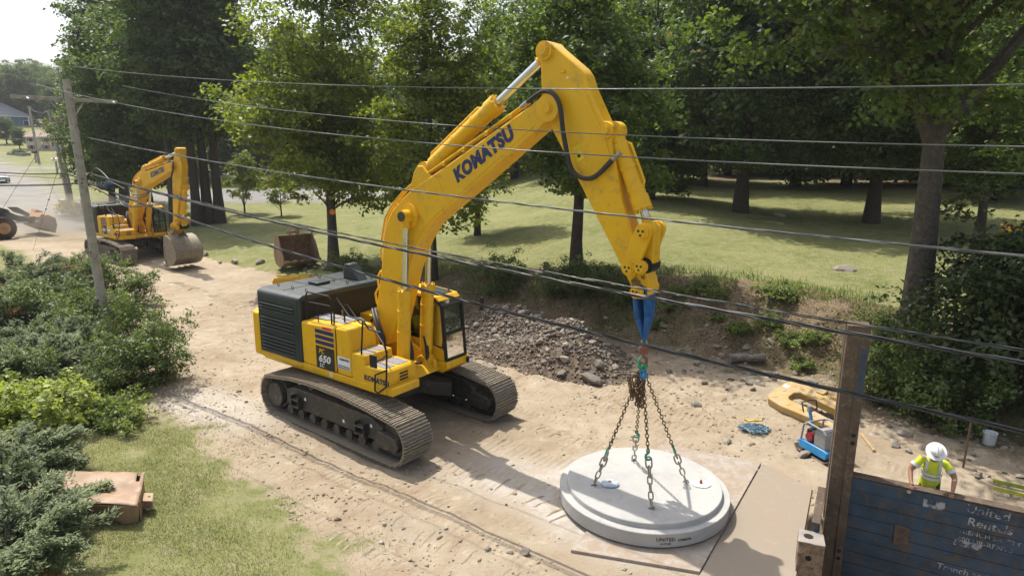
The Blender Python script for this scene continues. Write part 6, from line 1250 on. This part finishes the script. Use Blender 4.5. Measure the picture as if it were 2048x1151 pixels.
def broad(seed, rx, ry, h, lm, ncl=90, per=34, size=.13, rad=.3, gaps=.25, up=.8, nst=14, asp=.55):
    cm, C, _ = crown_mesh('foliage', seed, [(0, 0, h*.5, rx, ry, h*.5), (rx*.2, 0, h*.75, rx*.6, ry*.6, h*.35)]+[(rx*.95*math.cos(a_), ry*.95*math.sin(a_), h*z_, .22*rx+.05, .22*ry+.05, h*.3) for a_, z_ in [((k_*2.4+seed) % 6.28, .55+.5*((k_*.37) % 1)) for k_ in range(7)]], ncl, per, size, rad, lm, gaps, .6, up, asp); mb = MB(); rg_ = random.Random(seed)
    for k in range(nst):
        t_ = Vector(C[rg_.randrange(len(C))]); b = Vector((t_.x*.25+rg_.uniform(-.1, .1), t_.y*.25+rg_.uniform(-.1, .1), -.1)); mb.tube([b, b.lerp(t_, .5)+Vector((0, 0, .1*h)), t_], [.022, .014, .005], 5, False)
    return mb.mesh('stems', BARK2, 60), cm
JU = [juniper(201, 1.9, 1.7, 1.7, 66, 420), juniper(202, 1.5, 1.5, 1.1, 56, 420), juniper(203, 2.2, 1.8, 2.4, 66, 400)]
BR = {'lime': broad(211, 1.3, 1.1, 1.15, LF_LIME, 130, 34, .15, .28, .15), 'dark': broad(212, 1.5, 1.3, 2.0, LF_BUSH, 150, 36, .12, .32, .3), 'tall': broad(213, 1.1, 1.0, 2.5, LF_BUSH, 120, 30, .10, .28, .4, .5), 'big': broad(214, 2.4, 2.2, 3.6, LF_SHADED, 260, 40, .16, .5, .25), 'low': broad(215, .9, .8, .55, LF_WEED, 70, 30, .11, .2, .2)}
def shrub(kind, px, py, label, s=1.0, rz=0, name='shrub', sz=None, z=0):
    pr = JU[kind] if isinstance(kind, int) else BR[kind]; p = hit(px, py); o = empty(name, (p.x, p.y, p.z-.05+z), rz, label, 'shrub'); o.scale = (s, s, sz or s); link('stems', pr[0], o); link('foliage', pr[1], o); return o
for a in [(2, 40, 600, 'spreading juniper with a bare forked bough at the left edge below the street', 1.15, .5, 'juniper'), (2, 110, 615, 'tall juniper between the street-side juniper and the pole', .95, 3.5, 'juniper'), (2, 20, 665, 'deep green juniper at the left edge above the flat mat', 1.0, 5.5, 'juniper'), ('dark', 95, 660, 'glossy dark bush inside the juniper hedge', 1.1, .8, 'bush'), ('dark', 185, 690, 'dark leafy bush just left of the pole', 1.0, 2.7, 'bush'), ('tall', 215, 610, 'tall airy bush behind the pole towards the road', 1.0, 1.0, 'bush'), (0, 70, 780, 'broad juniper above the lime bushes', 1.1, .9, 'juniper'), (0, 130, 640, 'dark juniper left of the utility pole foot', 1.05, 1.9, 'juniper'), (1, 40, 690, 'flat juniper mat at the left edge in the middle of the hedge', 1.3, 3.0, 'juniper'), (0, 120, 735, 'grey-green juniper with brown dead twigs in the hedge', 1.05, 4.1, 'juniper'), (1, 190, 770, 'low juniper right of the dead twigs before the pole', 1.1, 5.0, 'juniper'), (2, 165, 560, 'juniper behind the pole reaching towards the road', .8, 2.2, 'juniper'),
          (0, 10, 980, 'feathery juniper at the left edge above the tan box', .85, .3, 'juniper'), (1, 40, 1075, 'juniper whose boughs hang over the tan box', .95, 1.4, 'juniper'), (0, 15, 1165, 'juniper in the bottom left corner', .9, 2.8, 'juniper'), (1, 75, 965, 'small juniper tuft behind the tan box', .6, 3.9, 'juniper'),
          ('lime', 60, 862, 'bright lime-leaved bush at the left edge', 1.1, 0, 'bush'), ('lime', 130, 848, 'bright lime-leaved bush right of its twin, next to the yard grass', .95, 2, 'bush'), ('low', 20, 900, 'low lime bush below the left bright bush', 1.2, 1, 'bush'), ('dark', 30, 800, 'dark leafy bush between the juniper hedge and the lime bushes', .8, 3, 'bush'), ('dark', 190, 800, 'dark leafy bush below the pole', .65, 4, 'bush'),
          ('tall', 225, 690, 'climbing leafy bush round the foot of the pole', .9, 0, 'bush'), ('dark', 300, 768, 'broad leafy bush at the road edge with a shadow beside it', .95, 1.2, 'bush'), ('tall', 330, 756, 'airy tall weed leaning over the road', .85, 2.5, 'weed'), ('tall', 268, 745, 'tall weed behind the road-edge bush', 1.0, 4.4, 'weed'), ('dark', 265, 610, 'leafy bush behind the pole near the small excavator track', .9, 5.2, 'bush'), ('low', 215, 830, 'low weeds at the corner of the yard grass', 1.1, 0, 'weed'), ('low', 250, 850, 'weeds between the bush and the yard grass', 1.0, 3, 'weed'),
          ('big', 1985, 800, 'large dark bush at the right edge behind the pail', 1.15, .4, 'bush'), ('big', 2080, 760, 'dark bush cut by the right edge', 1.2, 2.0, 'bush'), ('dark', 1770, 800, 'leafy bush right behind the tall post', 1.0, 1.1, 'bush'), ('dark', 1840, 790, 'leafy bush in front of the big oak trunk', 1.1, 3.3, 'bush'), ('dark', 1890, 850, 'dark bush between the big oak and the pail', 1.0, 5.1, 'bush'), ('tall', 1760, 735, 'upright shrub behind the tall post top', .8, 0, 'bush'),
          ('low', 1552, 600, 'young sapling shrub at the top edge of the bank', 1.0, 0, 'sapling'), ('dark', 1180, 585, 'dark bush at the foot of the young oak', .75, 0, 'bush'), ('dark', 1120, 590, 'dark bush behind the rubble heap', .8, 2, 'bush'), ('dark', 1000, 580, 'dark undergrowth bush behind the excavator cab', .9, 4, 'bush'), ('dark', 700, 560, 'dark bush behind the black hood', .8, 1, 'bush'), ('low', 1420, 590, 'clump of weeds on the bank right of the arm tip', .8, 0, 'weed'), ('dark', 1250, 600, 'dark bush on the bank behind the blue sling', .7, 3, 'bush'), ('low', 1590, 690, 'clump of weeds low on the bank above the yellow clamp', .8, 2, 'weed'), ('low', 1480, 660, 'clump of weeds on the dry bank above the log', .7, 4, 'weed')]+[('low', px, py, 'low weeds growing on the bank', s, px, 'weed') for px, py, s in ((1300, 650, .6), (1340, 620, .7), (1440, 640, .5), (1540, 650, .6), (1620, 680, .7), (1350, 590, .7), (1610, 730, .6), (1400, 575, .7))]:
    o = shrub(*a)
    if a[3] == 'low weeds growing on the bank': o['group'] = 'low weeds on the bank'
# ------------------------------------------------------------------ grass, ferns and litter
def blades(P, h, rng, col, w=.012, lean=.5):
    n = len(P); a = rng.uniform(0, 6.3, n); d_ = np.stack([np.cos(a), np.sin(a), np.zeros(n)], -1); hh = (h*rng.uniform(.5, 1.3, n))[:, None]; b = np.stack([-np.sin(a), np.cos(a), np.zeros(n)], -1)*w; up = np.array([0, 0, 1.]); l = rng.uniform(.2, 1, n)[:, None]*lean
    V = np.stack([P-b, P+b, P+d_*hh*l+up*hh], 1).reshape(-1, 3); return V, np.arange(3*n).reshape(-1, 3), np.repeat(col, 3, 0)
n = 230000; x = RNG.uniform(-16, .5, n); y = RNG.uniform(8, 19, n); ee = -pdist(x, y, YARD)+(fbm(x*.8, y*.8, 51)-.5)*2.4; pat = fbm(x*.9, y*.9, 61, 4)
ok = (RNG.uniform(0, 1, n) < smooth(-.7, 2.4, ee)**1.5*np.clip(smooth(.30, .62, pat+.08)*1.1+.04, 0, 1)); x, y, pat = x[ok], y[ok], pat[ok]; tone = np.clip(1.2-(pat-.30)*2.0+RNG.normal(0, .22, len(x)), 0, 1)
V, F, cc = blades(np.stack([x, y, height(x, y)-.01], -1), .065, RNG, np.stack([tone, tone*0+.2, tone], -1), .008, .9)
tag(link('yard_grass', mesh_np('yard_grass', V, F, LF_GRASS, cc)), 'short dry yard grass at lower left', 'grass', kind='stuff')
n = 150000; x = RNG.uniform(-10, 18, n); y = RNG.uniform(13, 36, n); dd = pdist(x, y, FOOT); pat = fbm(x*.7, y*.7, 64)
den = smooth(.3, 1.0, dd)*smooth(6, 3.6, dd)*smooth(.36, .56, pat); ok = (RNG.uniform(0, 1, n) < den*.85); x, y = x[ok], y[ok]; tone = np.clip(RNG.normal(.2, .2, len(x)), 0, 1)
V, F, cc = blades(np.stack([x, y, height(x, y)-.02], -1), .22, RNG, np.stack([tone, tone*0+.2, tone], -1), .016, .8)
tag(link('bank_grass', mesh_np('bank_grass', V, F, LF_WEED, cc)), 'long weedy grass growing on the bank', 'grass', kind='stuff')
n = 60000; x = RNG.uniform(-10, 16, n); y = RNG.uniform(13, 33, n); dd = pdist(x, y, FOOT); ok = (RNG.uniform(0, 1, n) < smooth(.1, .8, dd)*smooth(4.8, 3, dd)*smooth(.3, .5, fbm(x*.6, y*.6, 66))); x, y = x[ok], y[ok]; c_ = np.clip(RNG.normal(.5, .3, len(x)), 0, 1)
V, F, cc = leaves(np.stack([x, y, height(x, y)+.015], -1), unit(len(x), RNG)*.5+np.array([0, 0, 1]), .085, RNG, np.stack([c_, c_*0+.2, c_], -1), .7)
LIT = leafmat('dead leaves', (.14, .085, .05), (.36, .26, .17), .1, .9); tag(link('leaf_litter', mesh_np('leaf_litter', V, F, LIT, cc)), 'dead leaves covering the bank', 'leaf litter', kind='stuff')
n = 160000; x = RNG.uniform(-22, 32, n); y = RNG.uniform(17, 62, n); dd = pdist(x, y, FOOT); ok = (dd > 2.2) & (RNG.uniform(0, 1, n) < np.clip(22/np.hypot(x, y), 0, 1)**1.5*(fbm(x*.5, y*.5, 67)*1.8-.2)); x, y = x[ok], y[ok]; tone = np.clip(.35+RNG.normal(0, .2, len(x))+(fbm(x*.3, y*.3, 68)-.5)*1.2, 0, 1)
V, F, cc = blades(np.stack([x, y, height(x, y)-.01], -1), .055, RNG, np.stack([tone, tone*0+.2, tone], -1), .016, .9); LF_LAWN = leafmat('mown lawn blades', (.10, .135, .03), (.22, .235, .085), .3, .7)
tag(link('lawn_grass', mesh_np('lawn_grass', V, F, LF_LAWN, cc)), 'mown lawn grass behind the bank', 'grass', kind='stuff')

# ------------------------------------------------------------------ cleat prints and clods pressed out of the dirt
def prints(path, width, rng, gap=.21, keep=.72):
    V, F = [], []; P = [np.array(p, float) for p in path]; segs = [(a, b) for a, b in zip(P[:-1], P[1:])]
    for a, b in segs:
        l = np.linalg.norm(b-a); u = (b-a)/l; nn = np.array([-u[1], u[0]])
        for k in range(int(l/gap)):
            c = a+u*(k*gap+rng.uniform(-.02, .02))+nn*rng.uniform(-.04, .04)
            if rng.uniform() > keep*(.35+1.2*vnoise(c[0]*.7, c[1]*.7, 97)): continue
            x0, x1 = -width/2*rng.uniform(.5, 1), width/2*rng.uniform(.5, 1); n = 6; h = rng.uniform(.018, .045); base = len(V)
            for i in range(n+1):
                q = c+nn*(x0+(x1-x0)*i/n)+u*rng.uniform(-.012, .012)+u*.05*abs(i-n/2)/n; z = hz(q[0], q[1]); hh = h*(1 if 0 < i < n else .1)*rng.uniform(.5, 1.2)
                V += [(*(q-u*.035), z-.012), (*(q+u*rng.uniform(-.012, .012)), z+hh), (*(q+u*.035), z-.012)]
            for i in range(n): o_ = base+3*i; F += [(o_, o_+1, o_+4, o_+3), (o_+1, o_+2, o_+5, o_+4)]
    return V, F
VV, FF = [], []
for path, w in (([(-21, 32.5), (-14, 26.0), (-9.5, 21.5)], .75), ([(-18.2, 34.5), (-11.5, 28.6), (-8, 25.5)], .75), ([(-1.9, 14.6), (.4, 12.9), (1.2, 11.8)], .8), ([(.0, 16.9), (1.6, 15.5), (3.3, 14.6)], .8), ([(-.6, 15.8), (1.0, 14.5)], .7), ([(2.4, 18.2), (5.0, 15.9)], .7), ([(3.2, 19.6), (6.0, 17.4)], .7), ([(-4.2, 11.9), (-1.5, 10.1)], .5), ([(-3.3, 12.6), (.3, 9.9)], .5), ([(-7.5, 19.8), (-5.5, 17.2)], .7), ([(-12.5, 30.5), (-7.5, 26.5)], .7)):
    v, f = prints(path, w, RNG); b_ = len(VV); VV += v; FF += [tuple(i+b_ for i in q) for q in f]
VV = np.array(VV); mk = np.zeros((len(VV), 4)); mk[:, 0] = 1
tag(link('cleat_prints', mesh_np('cleat_prints', VV, np.array(FF), GROUND, mk)), 'crawler cleat prints pressed into the dirt', 'track prints', kind='stuff')
n = 22000; x = RNG.uniform(-14, 13, n); y = RNG.uniform(8.5, 30, n); dd = pdist(x, y, FOOT); ee = -pdist(x, y, YARD); s_, w_ = pit_sw(x, y)
ok = (dd < .8) & (ee < .8) & (RNG.uniform(0, 1, n) < np.clip(fbm(x*.5, y*.5, 99)*3.2-1.2, .04, 1)) & ~((s_ > -1.2) & (w_ > -.1)) & (np.hypot(x-2.9, y-12.4) > 2.2)
V, F, cc = pebbles(np.stack([x, y, height(x, y)], -1)[ok], np.minimum(RNG.lognormal(-3.5, .5, n)[ok], .12), RNG); mk = np.zeros((len(V), 4)); mk[:, 0] = 1
tag(link('soil_clods', mesh_np('soil_clods', V, F, GROUND, mk)), 'clods of dry soil loose on the dirt', 'soil', kind='stuff')
# ------------------------------------------------------------------ dust raised by the loader
p = hit(112, 468); bm = bmesh.new(); bmesh.ops.create_icosphere(bm, subdivisions=3, radius=1); me = bpy.data.meshes.new('dust_cloud'); bm.to_mesh(me); bm.free()
m = bpy.data.materials.new('airborne dust'); m.use_nodes = True; t = m.node_tree; N, L = t.nodes, t.links; N.remove(N['Principled BSDF'])
v = N.new('ShaderNodeVolumePrincipled'); v.inputs['Color'].default_value = (.9, .82, .7, 1); v.inputs['Anisotropy'].default_value = .3; v.inputs['Density'].default_value = .07
L.new(v.outputs[0], N['Material Output'].inputs['Volume']); me.materials.append(m)
o = link('dust_cloud', me); o.location = (p.x+1.5, p.y+.5, 1.0); o.scale = (6.5, 4.5, 2.3); tag(o, 'pale dust hanging round the loader bucket', 'dust', kind='stuff')

# ------------------------------------------------------------------ summer haze
m = bpy.data.materials.new('thin summer haze'); m.use_nodes = True; t = m.node_tree; N, L = t.nodes, t.links; N.remove(N['Principled BSDF'])
v = N.new('ShaderNodeVolumePrincipled'); v.inputs['Color'].default_value = (.93, .96, 1, 1); v.inputs['Density'].default_value = .0003; v.inputs['Anisotropy'].default_value = .35
L.new(v.outputs[0], N['Material Output'].inputs['Volume'])
o = MB().b2((-760, -80, -4.5), (760, 950, 75)).build('haze', m); tag(o, 'thin bluish haze over the far trees', 'haze', kind='stuff')
